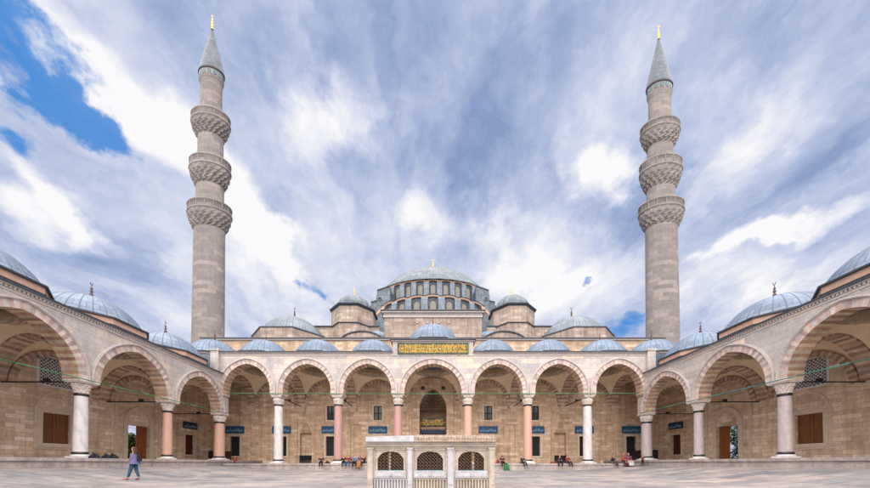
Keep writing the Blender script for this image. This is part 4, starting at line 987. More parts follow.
# corner posts and pilasters, on all four sides
zb_ = gF-.02
posts = [(367.9, 373.4), (407.6, 412.6), (447.3, 453.7), (488.6, 494.2)]
for i, (a, b) in enumerate(posts):
    a, b = lx(a), lx(b)
    for (y0, y1) in ((-.07, .28), (DP-.28, DP+.07)):
        mb = MB()
        mb.box(a, b, y0, y1, zb_, zc0-.02); mb.box(a+.025, b-.025, y0-.015, y0, zb_+.3, zc0-.12)
        mb.box(a-.02, b+.02, y0-.03, y1, zb_, zb_+.16); mb.box(a-.015, b+.015, y0-.02, y1, zc0-.08, zc0-.02)
        mb.build('pilaster', 'fountw' if i in (1, 2) else 'fount', fo)
zs0, zs1 = fz(477.5), fz(470.4)      # pale sill slab
zw0, zw1 = fz(469.8), fz(451.0)
for i in range(3):
    a, b = lx(posts[i][1]), lx(posts[i+1][0]); c = (a+b)/2; w = .42
    # window wall with cusped head
    mb = MB()
    def head(u):
        t = abs(u)/w
        if t < .30: return zw1
        if t < .38: return zw1-.035
        return zw1-.035-.21*((t-.38)/.62)**2.2
    us = [-w+2*w*k/32 for k in range(33)]
    zz = zc0-.02
    mb.quad([(a, 0, zs1), (c-w, 0, zs1), (c-w, 0, zz), (a, 0, zz)]); mb.quad([(c+w, 0, zs1), (b, 0, zs1), (b, 0, zz), (c+w, 0, zz)])
    for u0, u1 in zip(us[:-1], us[1:]):
        h0, h1 = head(u0+1e-4), head(u1-1e-4)
        mb.quad([(c+u0, 0, h0), (c+u1, 0, h1), (c+u1, 0, zz), (c+u0, 0, zz)]); mb.quad([(c+u0, 0, h0), (c+u0, .16, h0), (c+u1, .16, h1), (c+u1, 0, h1)])
    mb.quad([(c-w, 0, zs1), (c-w, .16, zs1), (c-w, .16, head(w)), (c-w, 0, head(w))]); mb.quad([(c+w, .16, zs1), (c+w, 0, zs1), (c+w, 0, head(w)), (c+w, .16, head(w))])
    # moulded rectangular frame
    e = .035
    for (p, q, r, t) in ((a+.005, a+.005+e, zs0, zz-.03), (b-.005-e, b-.005, zs0, zz-.03), (a+.005, b-.005, zz-.06, zz-.03)): mb.box(p, q, -.035, -.002, r, t)
    for (p, q, r, t) in ((a+.07, a+.09, zs1+.02, zz-.10), (b-.09, b-.07, zs1+.02, zz-.10), (a+.07, b-.07, zz-.12, zz-.10)): mb.box(p, q, -.02, -.002, r, t)
    wp = mb.build('window_panel', 'fount', fo)
    g = MB()
    st = .105; k = -9
    zA, zB = zw0, zw1
    def inside(u, z): return abs(u) <= w and zA <= z <= head(u)
    for sg in (1, -1):
        for k in range(-12, 20):
            run = []
            for q in range(61):
                u = -w+2*w*q/60; z = zA+k*st+sg*(u+w)*.95
                if inside(u, z): run.append((u, z))
                elif len(run) > 1: break
                else: run = []
            if len(run) > 1: g.bar((c+run[0][0], .07+.01*sg, run[0][1]), (c+run[-1][0], .07+.01*sg, run[-1][1]), .0105, 4)
    # round knots at the crossings and an outline
    for q0, q1 in zip(us[:-1], us[1:]): g.bar((c+q0, .07, head(q0)-.01), (c+q1, .07, head(q1)-.01), .014, 4)
    for ii in range(-4, 5):
        for jj in range(0, 6):
            u = ii*st*1.05; z = zA+.03+jj*st*1.0
            if inside(u, z+.02): g.lathe([(.006, -.02), (.024, -.01), (.024, .01), (.006, .02)], 8, 0, (c+u, 0)); n_ = 32; g.v[-n_:] = [(x, .07+zz_, z+y) for x, y, zz_ in g.v[-n_:]]
    g.build('window_grille', 'gr', wp)
    mb = MB(); mb.box(c-w-.02, c+w+.02, -.03, .12, zs1-.0, zw0+.0); mb.build('grille_sill', 'teal', wp)
    # sill slab with little spout rosette
    mb = MB(); mb.box(a+.05, b-.05, -.055, .1, zs0, zs1); mb.box(a+.09, b-.09, -.07, -.055, zs0+.04, zs1-.05)
    mb.box(c-.03, c+.03, -.12, -.07, zs0+.06, zs0+.15)
    for k in range(9): mb.box(a+.14+k*(b-a-.28)/9, a+.14+k*(b-a-.28)/9+.05, -.075, -.055, zs1-.04, zs1-.015)
    sl = mb.build('sill_slab', 'fountw', wp)
    # balustrade below, its gaps closed by a slab
    mb = MB(); mb.box(a, b, -.0, .1, zs0-.07, zs0); mb.box(a, b, 0, .12, zb_, zb_+.14)
    n = 11; stp = (b-a-.08)/n
    for k in range(n+1):
        u = a+.04+k*stp; mb.box(u-.024, u+.024, .01, .09, zb_+.14, zs0-.07)
    mb.box(a, b, .1, .13, zb_, zs0-.07)  # slab added close behind the bars so the shaded gaps look lighter
    # round heads between bars
    mb.build('balustrade', 'fount' if i else 'fountw', fo)
# basin seen inside, back and side walls
mb = MB(); mb.box(-hw+.25, hw-.25, .3, DP-.3, zb_, zs0-.1); mb.build('water_basin', 'fount', fo)
mb = MB(); mb.box(-hw+.3, hw-.3, DP-.12, DP-.02, zb_, zc0); mb.box(-hw+.02, -hw+.14, .2, DP-.2, zb_, zc0-.02); mb.box(hw-.14, hw-.02, .2, DP-.2, zb_, zc0-.02); mb.build('side_slabs', 'fount', fo)
# ================================================================ small things lying about
def bundle(X, Y, Z, w, h, mat, label, cat='bag', name='bag', group=None, seed=1):
    rnd = random.Random(seed); mb = MB(); n = 20; rows = 8
    for j in range(rows+1):
        ph = pi/2*j/rows
        for i in range(n):
            t = 2*pi*i/n; k = 1+.16*sin(3*t+seed)+.10*sin(5*t+seed*2+ph*3)
            mb.v.append((w*cos(ph)*cos(t)*k, w*.6*cos(ph)*sin(t)*k, h*sin(ph)*(1+.18*sin(2*t+seed))))
    for j in range(rows):
        for i in range(n): mb.face((j*n+i, j*n+(i+1) % n, (j+1)*n+(i+1) % n, (j+1)*n+i), 0, smooth=True)
    # handle strap
    pts = [(-w*.3+w*.6*k/8, -.05, h*.9+h*.45*sin(pi*k/8)) for k in range(9)]
    for p, q in zip(pts[:-1], pts[1:]): mb.bar(p, q, .014, 5)
    return tag(mb.build(name, mat, None, (X, Y, Z)), label, cat, group)
C = {}
for nme, c in dict(black=(.012, .012, .016), navy=(.012, .016, .05), red=(.50, .012, .012), coral=(.70, .09, .07), magenta=(.40, .02, .16), blue=(.02, .14, .42), sky=(.12, .42, .70), orange=(.65, .22, .03), purple=(.10, .02, .09), lilac=(.27, .25, .55), denim=(.03, .18, .36), green=(.02, .30, .09), grey=(.10, .11, .13), hairb=(.015, .01, .008), hairr=(.18, .055, .02), white=(.6, .6, .62), darkred=(.13, .012, .015), gr=(.11, .07, .045), skin=(.50, .28, .19)).items():
    C[nme] = cloth('cloth_'+nme, tuple((v*.85+.15*sum(c)/3)*(.5 if nme != 'white' else .8) if nme not in ('skin', 'gr') else v for v in c))
for px, w, sd in ((94.5, .30, 2), (106.5, .26, 3), (113, .28, 5)):
    Yb = 16.4 if px < 100 else 17.2; X, _ = P(px, 456, Yb+.9)
    bundle(max(-W+.2, P(px, 456, Yb)[0]) if False else P(px, 456, 295*(20.75)/(CX-px))[0], 295*20.75/(CX-px), PS, w, .26, C['navy'] if px < 110 else C['black'],
           {94.5: 'dark navy cloth bag beside the white column of the left arcade', 106.5: 'middle dark bag of the two lying close together on the left pavement', 113: 'black bag lying nearest the doorway on the left pavement'}[px], seed=sd)
# dark chest in the left corner, dark cloth-covered box in the right corner
def chest(X, Y, w, d, h, z, mats, label, rz):
    r = tag(empty('storage_chest', (X, Y, z), rz), label, 'chest')
    mb = MB(); mb.box(-w/2, w/2, -d/2, d/2, .05, h-.06)
    for i in range(4):
        x = -w/2+.06+i*(w-.12)/3
        mb.box(x-.05, x+.05, -d/2-.02, -d/2, .0, h-.06)
    for i in range(3):
        x0 = -w/2+.16+i*(w-.12)/3; mb.box(x0, x0+(w-.12)/3-.2, -d/2-.012, -d/2, .2, h-.2, 1)
    mb.build('body', mats, r); mb = MB(); mb.box(-w/2-.04, w/2+.04, -d/2-.04, d/2+.04, h-.06, h); mb.build('lid', mats[0], r)
    for i in (-1, 1):
        mb = MB(); mb.box(i*w*.45-.05, i*w*.45+.05, -d*.4, d*.4, 0, .06); mb.build('foot', mats[0], r)
    return r
chest(-24.0, 33.2, 1.9, .8, 1.05, PS, [C['hairb'], C['darkred']], 'dark wooden chest with red panels behind the left corner column', radians(60))
chest(23.9, 33.3, 2.3, .8, 1.15, PS, [C['black'], C['black']], 'black chest standing behind the right corner column', radians(-50))
# ================================================================ people
def skin(name, parent, nodes, edges, mat, levels=1, root=0):
    me = bpy.data.meshes.new(name); me.from_pydata([n[:3] for n in nodes], edges, [])
    me.materials.append(mat); o = bpy.data.objects.new(name, me); COL.objects.link(o)
    if parent: o.parent = parent
    m = o.modifiers.new('skin', 'SKIN'); m.use_smooth_shade = True
    sv = me.skin_vertices[0].data if me.skin_vertices else None
    if sv is None:
        bpy.context.view_layer.objects.active = o; bpy.ops.mesh.customdata_skin_add(); sv = me.skin_vertices[0].data
    for i, n in enumerate(nodes):
        r = n[3]; sv[i].radius = (r, r) if not isinstance(r, tuple) else r; sv[i].use_root = (i == root)
    if levels:
        s = o.modifiers.new('smooth', 'SUBSURF'); s.levels = levels; s.render_levels = levels
    return o
def person(X, Y, Z, face, pose, top, bottom, hair, label, h=1.0, longhair=False, scarf=False, skirt=False, shoe='black', group='people sitting on the edge of the pavement', seed=0, lean=.0, seat=.6):
    rnd = random.Random(seed); r = tag(empty('person', (X, Y, Z), face), label, 'person', group); r.scale = (h, h, h)
    J = {}
    if pose in ('stand', 'walk'):
        J['pel'] = (0, 0, .93); sp = .17 if pose == 'walk' else .04
        J['kL'] = (.09, -sp*.55, .50); J['aL'] = (.09, -sp*1.15, .09); J['tL'] = (.10, -sp*1.15-.17, .04)
        J['kR'] = (-.09, sp*.35, .50); J['aR'] = (-.09, sp*1.1, .10); J['tR'] = (-.10, sp*1.1-.16, .04)
        up = 0; lo = (0, 0)
    else:
        hz = .12+seat; J['pel'] = (0, 0, hz)
        d = .40+.05*rnd.random(); sep = .11+.06*rnd.random(); ft = hz-.48 if pose == 'sit' else .2
        fz_ = max(.08, hz-.50)
        J['kL'] = (sep, -d, hz+.03); J['aL'] = (sep+.01, -d-.05-.12*rnd.random(), fz_); J['kR'] = (-sep, -d-.02, hz+.03); J['aR'] = (-sep, -d+.02-.12*rnd.random(), fz_)
        J['tL'] = (J['aL'][0], J['aL'][1]-.17, fz_-.05); J['tR'] = (J['aR'][0], J['aR'][1]-.17, fz_-.05)
    p = Vector(J['pel']); L = Vector((0, -lean, 0))
    ch = p+Vector((0, 0, .34))+L*.6; nk = p+Vector((0, -.0, .54))+L; hd = p+Vector((0, -.015, .66))+L*1.1
    for s, k in ((1, 'L'), (-1, 'R')):
        J['s'+k] = ch+Vector((s*.17, 0, .10)); 
        if pose == 'walk': J['e'+k] = J['s'+k]+Vector((s*.05, .06*s+.02, -.27)); J['w'+k] = J['e'+k]+Vector((-s*.03, -.20, -.08))
        elif pose == 'stand': J['e'+k] = J['s'+k]+Vector((s*.05, .03, -.28)); J['w'+k] = J['e'+k]+Vector((-s*.05, -.2, .04))
        else: J['e'+k] = J['s'+k]+Vector((s*.06, -.10, -.24)); J['w'+k] = J['e'+k]+Vector((-s*.09, -.19, -.02))
        w = Vector(J['w'+k]); dr = (w-Vector(J['e'+k])).normalized(); J['h'+k] = w+dr*.075
    N = []; E = []
    def nd(v, rad): N.append((*v, rad)); return len(N)-1
    def ed(a, b): E.append((a, b))
    pe = nd(J['pel'], (.13, .10)); wa = nd(p+Vector((0, 0, .16))+L*.25, (.115, .09)); c_ = nd(ch, (.13, .10)); n_ = nd(nk, .052); h0 = nd(hd, (.073, .085)); h1 = nd(hd+Vector((0, .008, .09)), (.082, .095)); h2 = nd(hd+Vector((0, .012, .155)), (.055, .065))
    for a, b in ((pe, wa), (wa, c_), (c_, n_), (n_, h0), (h0, h1), (h1, h2)): ed(a, b)
    no = nd(hd+Vector((0, -.105, .035)), .012); ed(h0, no)
    for k, s in (('L', 1), ('R', -1)):
        er = nd(hd+Vector((s*.088, .01, .045)), .014); ed(h0, er)
        sh = nd(J['s'+k], .058); el = nd(J['e'+k], .042); wr = nd(J['w'+k], .028); pa = nd(J['h'+k], (.040, .02)); ed(c_, sh); ed(sh, el); ed(el, wr); ed(wr, pa)
        dr = (Vector(J['w'+k])-Vector(J['e'+k])).normalized(); sd = Vector((1, 0, 0)); dn = Vector((0, 0, -1))
        for f in range(4):
            b0 = Vector(J['h'+k])+sd*(f-1.5)*.019+dr*.03; ln = (.034, .04, .037, .028)[f]
            f1 = nd(b0+dr*ln, .0085); f2 = nd(b0+dr*(ln*1.6)+dn*ln*.8, .0075); ed(pa, f1); ed(f1, f2)
        t1 = nd(Vector(J['w'+k])+dr*.045-sd*s*.035, .0095); t2 = nd(Vector(J['w'+k])+dr*.08-sd*s*.05+dn*.01, .0085); ed(wr, t1); ed(t1, t2)
        hp = nd(p+Vector((s*.09, 0, -.04)), .085); kn = nd(J['k'+k], .058); an = nd(J['a'+k], .038); to = nd(J['t'+k], .032); ed(pe, hp); ed(hp, kn); ed(kn, an); ed(an, to)
    body = skin('body', r, N, E, C['skin'], 1)
    # face marks
    for s in (-1, 1):
        mb = MB(); mb.lathe([(.001, -.004), (.011, 0), (.001, .006)], 8, 0); v = hd+Vector((s*.033, -.088, .062)); mb.v = [(v.x+x, v.y-z, v.z+y*.7) for x, y, z in mb.v]; mb.build('eye', C['hairb'], r)
    mb = MB(); v = hd+Vector((0, -.086, -.012)); mb.box(v.x-.024, v.x+.024, v.y-.006, v.y+.004, v.z-.004, v.z+.005); mb.build('mouth', C['darkred'], r)
    # top garment
    N = []; E = []
    a = nd(p+Vector((0, 0, -.02)), (.155, .125)); b = nd(p+Vector((0, 0, .16))+L*.25, (.14, .115)); c = nd(ch, (.155, .12)); d = nd(p+Vector((0, 0, .50))+L*.9, (.07, .065)); ed(a, b); ed(b, c); ed(c, d)
    for k in 'LR':
        s1 = nd(Vector(J['s'+k])+Vector((0, 0, -.02)), .068); e1 = nd(J['e'+k], .056); w1 = nd(Vector(J['w'+k]).lerp(Vector(J['e'+k]), .12), .044); ed(c, s1); ed(s1, e1); ed(e1, w1)
    skin('jacket', r, N, E, C[top], 1)
    if skirt:
        mb = MB(); N2 = []
        kx = (Vector(J['kL'])+Vector(J['kR']))/2; ax = (Vector(J['aL'])+Vector(J['aR']))/2
        rows = [(p+Vector((0, .02, .03)), .17, .15), (p.lerp(kx, .55), .2, .14), (kx+Vector((0, -.02, 0)), .23, .12), (kx.lerp(ax, .5)+Vector((0, -.04, 0)), .25, .14), (ax+Vector((0, -.04, -.0)), .28, .17)]
        n = 20
        for (c_, ra, rb) in rows:
            for i in range(n):
                t = 2*pi*i/n; q = 1+.08*sin(5*t); mb.v.append((c_.x+ra*cos(t)*q, c_.y+rb*sin(t)*q, c_.z+(.10*sin(t) if c_.z > ax.z+.1 and pose not in ('stand', 'walk') else 0)))
        for j in range(len(rows)-1):
            for i in range(n): mb.face((j*n+i, j*n+(i+1) % n, (j+1)*n+(i+1) % n, (j+1)*n+i), 0, smooth=True)
        mb.build('skirt', C[bottom], r)
    else:
        N = []; E = []; a = nd(p, (.14, .115))
        for k, s in (('L', 1), ('R', -1)):
            hp = nd(p+Vector((s*.09, 0, -.05)), .10); kn = nd(J['k'+k], .076); an = nd(Vector(J['a'+k])+Vector((0, 0, .04)), .060); ed(a, hp); ed(hp, kn); ed(kn, an)
        skin('trousers', r, N, E, C[bottom], 1)
    for k in 'LR':
        N = []; E = []; a = nd(Vector(J['a'+k])+Vector((0, .03, -.03)), .05); b = nd(Vector(J['t'+k])+Vector((0, -.02, -.0)), (.045, .04)); ed(a, b); skin('shoe', r, N, E, C[shoe], 1)
    # hair or scarf
    N = []; E = []
    if scarf:
        a = nd(hd+Vector((0, .035, .12)), (.10, .10)); b = nd(hd+Vector((0, .055, .03)), (.105, .10)); c = nd(hd+Vector((0, .03, -.10)), (.11, .10)); d = nd(hd+Vector((0, .02, -.2)), (.17, .13)); ed(a, b); ed(b, c); ed(c, d); skin('headscarf', r, N, E, C[hair], 1)
    else:
        a = nd(hd+Vector((0, .015, .15)), (.105, .112)); b = nd(hd+Vector((0, .05, .06)), (.118, .085)); ed(a, b)
        if longhair:
            c = nd(hd+Vector((0, .085, -.06)), (.115, .07)); d = nd(hd+Vector((0, .10, -.20)), (.13, .06)); e = nd(hd+Vector((0, .10, -.30)), (.09, .04)); ed(b, c); ed(c, d); ed(d, e)
        skin('hair', r, N, E, C[hair], 1)
    return r
# walker, left in the court
Xw = P(133.5, 483, 14.8)[0]
wk = person(Xw, 14.8, gz(Xw, 14.8), radians(-78), 'walk', 'lilac', 'denim', 'hairr', 'walking person with long reddish hair, lilac jacket, blue trousers and red shoes', h=.95, longhair=True, shoe='red', group='people in the courtyard', seed=3)
mb = MB(); 
for j in range(7):
    ph = j/6; zz = 1.36-.52*ph; wdt = .13+.10*ph
    for i in range(16):
        t = 2*pi*i/16; mb.v.append((wdt*1.35*cos(t)*(1+.05*sin(4*t)), (.13+.09*ph)*sin(t)*(1+.06*sin(5*t))+.03*ph+.02, zz))
for j in range(6):
    for i in range(16): mb.face((j*16+i, (j+1)*16+i, (j+1)*16+(i+1) % 16, j*16+(i+1) % 16), 0, smooth=True)
mb.build('poncho', C['lilac'], wk)
bg = bundle(0, 0, 0, .15, .3, C['black'], 'black shoulder bag on the back of the walking person', seed=4); 
bg.location = (Xw+.22, 14.82, gz(Xw, 14.8)+.95)
# sitters on the front edge
YE = 28.75
def sitter(px, top, bottom, hair, label, **k):
    X = P(px, 462, YE)[0]; g = gz(X, 28.3); k.setdefault('h', .98)
    Z = g; seat = (PF-g)/k['h']
    dy = k.pop('dy', 0); fc = k.pop('face', 0)
    return person(X, YE+dy, Z, radians(fc), k.pop('pose', 'sit'), top, bottom, hair, label, seat=seat, seed=int(px), **k)
sitter(321.3, 'purple', 'navy', 'hairb', 'seated person in dark purple, alone beside the pink column left of the fountain', shoe='magenta', lean=.1, face=15)
sitter(343.6, 'black', 'black', 'hairb', 'leftmost seated person of the group by the fountain, dressed all in black', lean=.12, face=20)
sitter(348.8, 'red', 'blue', 'hairb', 'seated person in a red top and bright blue trousers left of the fountain')
sitter(352.3, 'darkred', 'black', 'hairr', 'seated dark red figure between the red top and light blue shirt', dy=.45, h=.9)
sitter(355.8, 'sky', 'black', 'hairb', 'seated person in a light blue shirt, tallest of the group left of the fountain', h=1.08, dy=-.1, lean=.05)
sitter(360.2, 'magenta', 'orange', 'hairb', 'seated person in a magenta top and orange skirt left of the fountain', skirt=True, face=-10)
sitter(364.6, 'navy', 'navy', 'hairb', 'seated person in navy, rightmost of the group left of the fountain', face=-35, lean=.1)
Xg = P(360, 470, 28.2)[0]
sitter(502.2, 'darkred', 'black', 'red', 'seated person in dark red with a headscarf just right of the fountain', scarf=True, h=1.0, lean=.06)
sitter(522, 'navy', 'navy', 'hairr', 'seated person in navy in front of the salmon column right of the fountain', face=25, lean=.08)
sitter(559.8, 'black', 'black', 'hairb', 'seated person in black and grey, left one of a pair right of the salmon column', face=-15, shoe='sky')
sitter(567.4, 'red', 'navy', 'hairb', 'seated person in a red top, right one of a pair right of the salmon column', face=15, shoe='white')
sitter(611.5, 'navy', 'grey', 'hairb', 'lone seated person in navy leaning forward between white column and right corner', face=40, lean=.22)
sitter(623.5, 'coral', 'darkred', 'coral', 'seated person in a coral headscarf and dark red skirt near the right corner column', scarf=True, skirt=True, h=1.1, face=10)
sitter(628.3, 'magenta', 'white', 'magenta', 'seated person in a magenta headscarf and pale skirt near the right corner column', scarf=True, skirt=True, h=1.1, face=-12)
X = P(642.3, 468, 28.2)[0]
person(X, 28.15, gz(X, 28.15), radians(5), 'stand', 'red', 'darkred', 'hairb', 'small child in a red top standing by the right corner column', h=.64, group='people in the courtyard', seed=9)
X = P(232.6, 455, 28.9)[0]
person(X, 29.3, PF-.0, radians(25), 'sit', 'red', 'red', 'red', 'small figure in red crouching behind the left corner column', scarf=True, h=.75, seat=.05, seed=12)
# belongings
bundle(P(506, 463, 28.3)[0], 28.2, gz(P(506, 463, 28.3)[0], 28.2), .27, .62, C['green'], 'bright green bag on the ground right of the fountain', seed=2)
bundle(P(497.8, 463, 28.8)[0], 28.85, PF, .2, .3, C['red'], 'red bag on the pavement edge right of the fountain', seed=3)
bundle(P(327, 463, 28.8)[0], 28.85, PF, .24, .2, C['black'], 'black bag beside the lone sitter in dark purple', seed=6)
mb = MB(); mb.box(-.32, .32, -.16, .16, 0, .07); mb.box(-.3, .3, -.15, .15, .07, .13); mb.box(-.06, .06, -.17, -.16, .03, .1)
tag(mb.build('folded_cloth', C['red'], None, (P(554.5, 465, 28.8)[0], 28.85, PF+.002)), 'flat folded red cloth on the pavement edge left of the seated pair', 'cloth')
# ================================================================ greenery beyond the side doors
def bush(X, Y, h, label, seed):
    rnd = random.Random(seed); r = tag(empty('bush', (X, Y, -.4)), label, 'bush', 'greenery outside the side doors')
    mb = MB()
    for i in range(9):
        t = 2*pi*i/9; mb.bar((0, 0, 0), (cos(t)*h*.25, sin(t)*h*.25, h*.8), .05, 5, r2=.015)
    mb.build('stems', 'bark', r)
    mb = MB()
    for i in range(9000):
        a = rnd.random()*2*pi; z = h*(.1+.9*rnd.random()); q = h*.42*sqrt(rnd.random())*(1-.5*abs(z/h-.5)); k = 1+.35*sin(a*3+z*2)
        c = Vector((q*k*cos(a), q*k*sin(a), z)); d = Vector((rnd.gauss(0, 1), rnd.gauss(0, 1), rnd.gauss(0, 1))).normalized(); e = d.orthogonal().normalized()
        s = .10+.10*rnd.random(); mb.quad([tuple(c-d*s), tuple(c+e*s*.5), tuple(c+d*s), tuple(c-e*s*.5)])
    mb.build('foliage', 'leaf', r)
bush(30.2, 27.4, 4.2, 'green bush seen through the right arcade doorway', 1)
bush(-31.5, 29.2, 3.4, 'green bush seen through the left arcade doorway', 2)
# ================================================================ world
wd = bpy.data.worlds.new('World'); SC.world = wd; wd.use_nodes = True
nt = NT(wd); nt.n.clear()
EXPO = 1.1; G = 2**EXPO; STR = .1
out = nt.add('ShaderNodeOutputWorld'); bg_ = nt.add('ShaderNodeBackground'); bg_.inputs['Strength'].default_value = STR; nt.link(bg_.outputs[0], out.inputs[0])
SE = radians(64); AZ = radians(184)       # sun behind and slightly left/right of the camera; azimuth clockwise from +Y
sk = nt.add('ShaderNodeTexSky', sky_type='NISHITA'); sk.sun_disc = False; sk.sun_elevation = SE; sk.sun_rotation = AZ; sk.altitude = 50; sk.air_density = 1.2; sk.dust_density = .6; sk.ozone_density = 2.0
gen = nt.add('ShaderNodeTexCoord').outputs['Generated']
sep = nt.add('ShaderNodeSeparateXYZ'); nt.link(gen, sep.inputs[0])
def mth(op, a, b=None, c=None, clamp=False):
    n = nt.add('ShaderNodeMath', operation=op, use_clamp=clamp)
    for i, v in enumerate((a, b, c)):
        if v is None: continue
        if hasattr(v, 'links'): nt.link(v, n.inputs[i])
        else: n.inputs[i].default_value = v
    return n.outputs[0]
zmx = mth('ADD', mth('MAXIMUM', sep.outputs[2], 0.0), .12)
pxn = mth('DIVIDE', sep.outputs[0], zmx); pyn = mth('DIVIDE', sep.outputs[1], zmx)
cmb = nt.add('ShaderNodeCombineXYZ'); nt.link(pxn, cmb.inputs[0]); nt.link(pyn, cmb.inputs[1])
pv = cmb.outputs[0]
def sky_p(px, py):
    d = Vector(((px-CX)/F, 1, (HY-py)/F)).normalized(); k = max(d.z, 0)+.12
    return d.x/k, d.y/k
# domain warp
wn = nt.add('ShaderNodeTexNoise', Scale=1.6, Detail=5, Roughness=.6); nt.link(pv, wn.inputs['Vector'])
vm = nt.add('ShaderNodeVectorMath', operation='SUBTRACT'); nt.link(wn.outputs['Color'], vm.inputs[0]); vm.inputs[1].default_value = (.5, .5, .5)
vs = nt.add('ShaderNodeVectorMath', operation='SCALE'); nt.link(vm.outputs[0], vs.inputs[0]); vs.inputs['Scale'].default_value = .42
va = nt.add('ShaderNodeVectorMath', operation='ADD'); nt.link(pv, va.inputs[0]); nt.link(vs.outputs[0], va.inputs[1])
wn2 = nt.add('ShaderNodeTexNoise', Scale=6.5, Detail=8, Roughness=.62); nt.link(gen, wn2.inputs['Vector'])
vm2 = nt.add('ShaderNodeVectorMath', operation='SUBTRACT'); nt.link(wn2.outputs['Color'], vm2.inputs[0]); vm2.inputs[1].default_value = (.5, .5, .5)
vs2 = nt.add('ShaderNodeVectorMath', operation='SCALE'); nt.link(vm2.outputs[0], vs2.inputs[0]); vs2.inputs['Scale'].default_value = .34
va2 = nt.add('ShaderNodeVectorMath', operation='ADD'); nt.link(va.outputs[0], va2.inputs[0]); nt.link(vs2.outputs[0], va2.inputs[1]); pw_ = va2.outputs[0]
def blob(ax, ay, bx, by, wid, amp, src=None):
    """soft ellipse stretched between two sky directions"""
    A = Vector(sky_p(ax, ay)); B = Vector(sky_p(bx, by)); c = (A+B)/2; d = B-A; L = max(d.length/2, wid)
    m = mapping(nt, src or pw_, (L, wid, 1), (c.x, c.y, 0), (0, 0, atan2(d.y, d.x)), 'TEXTURE')
    ln = nt.add('ShaderNodeVectorMath', operation='LENGTH'); nt.link(m, ln.inputs[0])
    r = nt.add('ShaderNodeMapRange', interpolation_type='SMOOTHSTEP'); nt.link(ln.outputs['Value'], r.inputs['Value'])
    r.inputs['From Min'].default_value = 1.35; r.inputs['From Max'].default_value = .25; r.inputs['To Min'].default_value = 0; r.inputs['To Max'].default_value = amp*BG
    return r.outputs[0]
def total(lst):
    t = lst[0]
    for q in lst[1:]: t = mth('ADD', t, q)
    return t
BG = 1.45
bright = total([blob(30, 10, 190, 160, .13, .34), blob(130, 70, 230, 200, .10, .26), blob(325, 75, 330, 135, .11, .30), blob(225, 215, 285, 260, .13, .30), blob(0, 175, 60, 240, .12, .25), blob(150, 225, 250, 320, .3, .10),
   blob(615, 130, 590, 200, .10, .36), blob(470, 215, 500, 235, .10, .14), blob(500, 262, 570, 300, .35, .34), blob(405, 220, 460, 222, .09, .18), blob(690, 262, 870, 205, .07, .5), blob(0, 150, 110, 250, .07, .3), blob(180, 150, 300, 290, .09, .3), blob(690, 300, 780, 275, .25, .32), blob(700, 60, 800, 120, .12, .14), blob(240, 300, 350, 315, .8, .12)])
BG = 1.5
darkc = total([blob(460, 10, 560, 110, .22, .14), blob(380, 150, 500, 190, .14, .10), blob(720, 200, 860, 150, .16, .14), blob(60, 210, 150, 290, .2, .12), blob(250, 20, 300, 60, .1, .08), blob(560, 220, 640, 260, .2, .10)])
BG = 1.0
bluem = total([blob(-40, -30, 35, 60, .10, 1.15), blob(0, 50, 95, 142, .08, 1.25), blob(-10, 105, 36, 160, .055, 1.1), blob(304, 286, 327, 295, .065, .62), blob(571, 290, 577, 281, .042, .62), blob(612, 334, 642, 322, .12, .95), blob(735, 336, 765, 318, .14, .9), blob(780, 240, 870, 190, .07, .42), blob(840, 60, 880, 40, .06, .3), blob(800, 300, 860, 262, .12, .45)])
n1 = noise(nt, mapping(nt, pw_, (1.7, 1.0, 1), rot=(0, 0, .25)), 1.3, 8, .60, .3)
n2 = noise(nt, gen, 4.2, 10, .60, .35)
n3 = noise(nt, mapping(nt, gen, (1, 1, 2.2)), 13, 9, .66, .3)
B = mth('ADD', mth('MULTIPLY', n1, .62), mth('MULTIPLY', n2, .78)); B = mth('ADD', B, mth('MULTIPLY', n3, .24))
n4 = noise(nt, mapping(nt, pw_, (3.0, .7, 1), loc=(3.3, 1.2, 0), rot=(0, 0, .16)), 1.5, 7, .6)
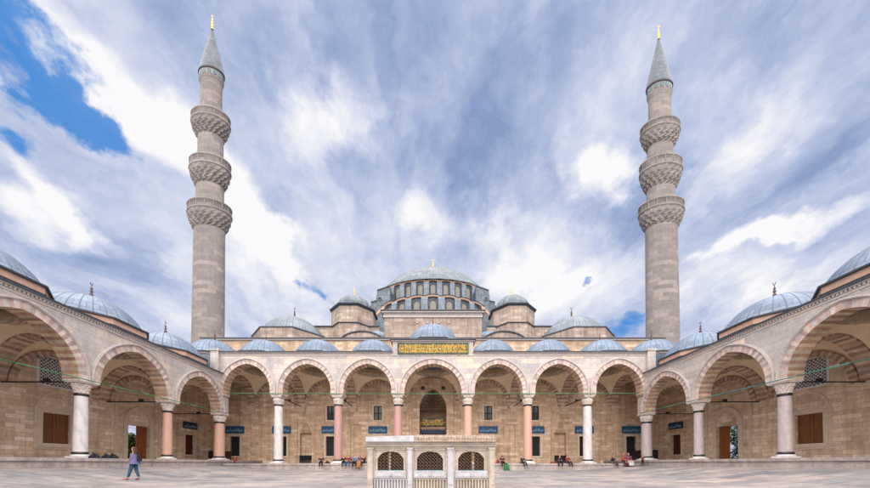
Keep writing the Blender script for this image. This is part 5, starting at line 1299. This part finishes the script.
B = mth('ADD', B, mth('MULTIPLY', mth('SUBTRACT', n4, .5), .9)); B = mth('ADD', B, bright); B = mth('SUBTRACT', B, darkc)
def e(r, g, b):
    c = lin(r, g, b); return (c[0]/G/STR, c[1]/G/STR, c[2]/G/STR, 1)
cl = ramp(nt, mth('MULTIPLY', B, .6), [(.30, (0,)*3), (.40, (0,)*3), (.50, (0,)*3), (.61, (0,)*3), (.74, (0,)*3)])
rn = cl.node.color_ramp; 
for el, c in zip(rn.elements, (e(138, 156, 198), e(163, 179, 214), e(190, 201, 228), e(219, 224, 240), e(250, 249, 251))): el.color = c
bm = mth('ADD', bluem, mth('MULTIPLY', mth('SUBTRACT', n2, .52), 1.5)); bm = mth('ADD', bm, mth('MULTIPLY', mth('SUBTRACT', n3, .5), 1.7)); bm = mth('MULTIPLY', bm, mth('MULTIPLY', bluem, 2.0, clamp=True), clamp=True)
bsm = nt.add('ShaderNodeMapRange', interpolation_type='SMOOTHSTEP'); nt.link(bm, bsm.inputs['Value']); bsm.inputs['From Min'].default_value = .12; bsm.inputs['From Max'].default_value = 1.25
skc = mixc(nt, sk.outputs[0], (.55, .95, 1.25, 1), 1, 'MULTIPLY')
fin_ = mixc(nt, cl, mixc(nt, skc, e(38, 132, 212), .9), bsm.outputs[0])
nt.link(fin_, bg_.inputs['Color'])
# ================================================================ sun and view
sd = bpy.data.lights.new('sun', 'SUN'); sd.energy = 3.6; sd.angle = radians(115); sd.color = (1, .90, .79)
so = bpy.data.objects.new('sun', sd); COL.objects.link(so)
dirv = Vector((sin(AZ)*cos(SE), cos(AZ)*cos(SE), sin(SE)))   # towards the sun
so.rotation_euler = dirv.to_track_quat('Z', 'Y').to_euler(); so.location = (0, -20, 40)
vs_ = SC.view_settings; vs_.view_transform = 'Standard'; vs_.look = 'None'; vs_.exposure = EXPO; vs_.gamma = 1; vs_.use_curve_mapping = False
SC.cycles.max_bounces = 8; SC.cycles.diffuse_bounces = 5; SC.cycles.use_denoising = True
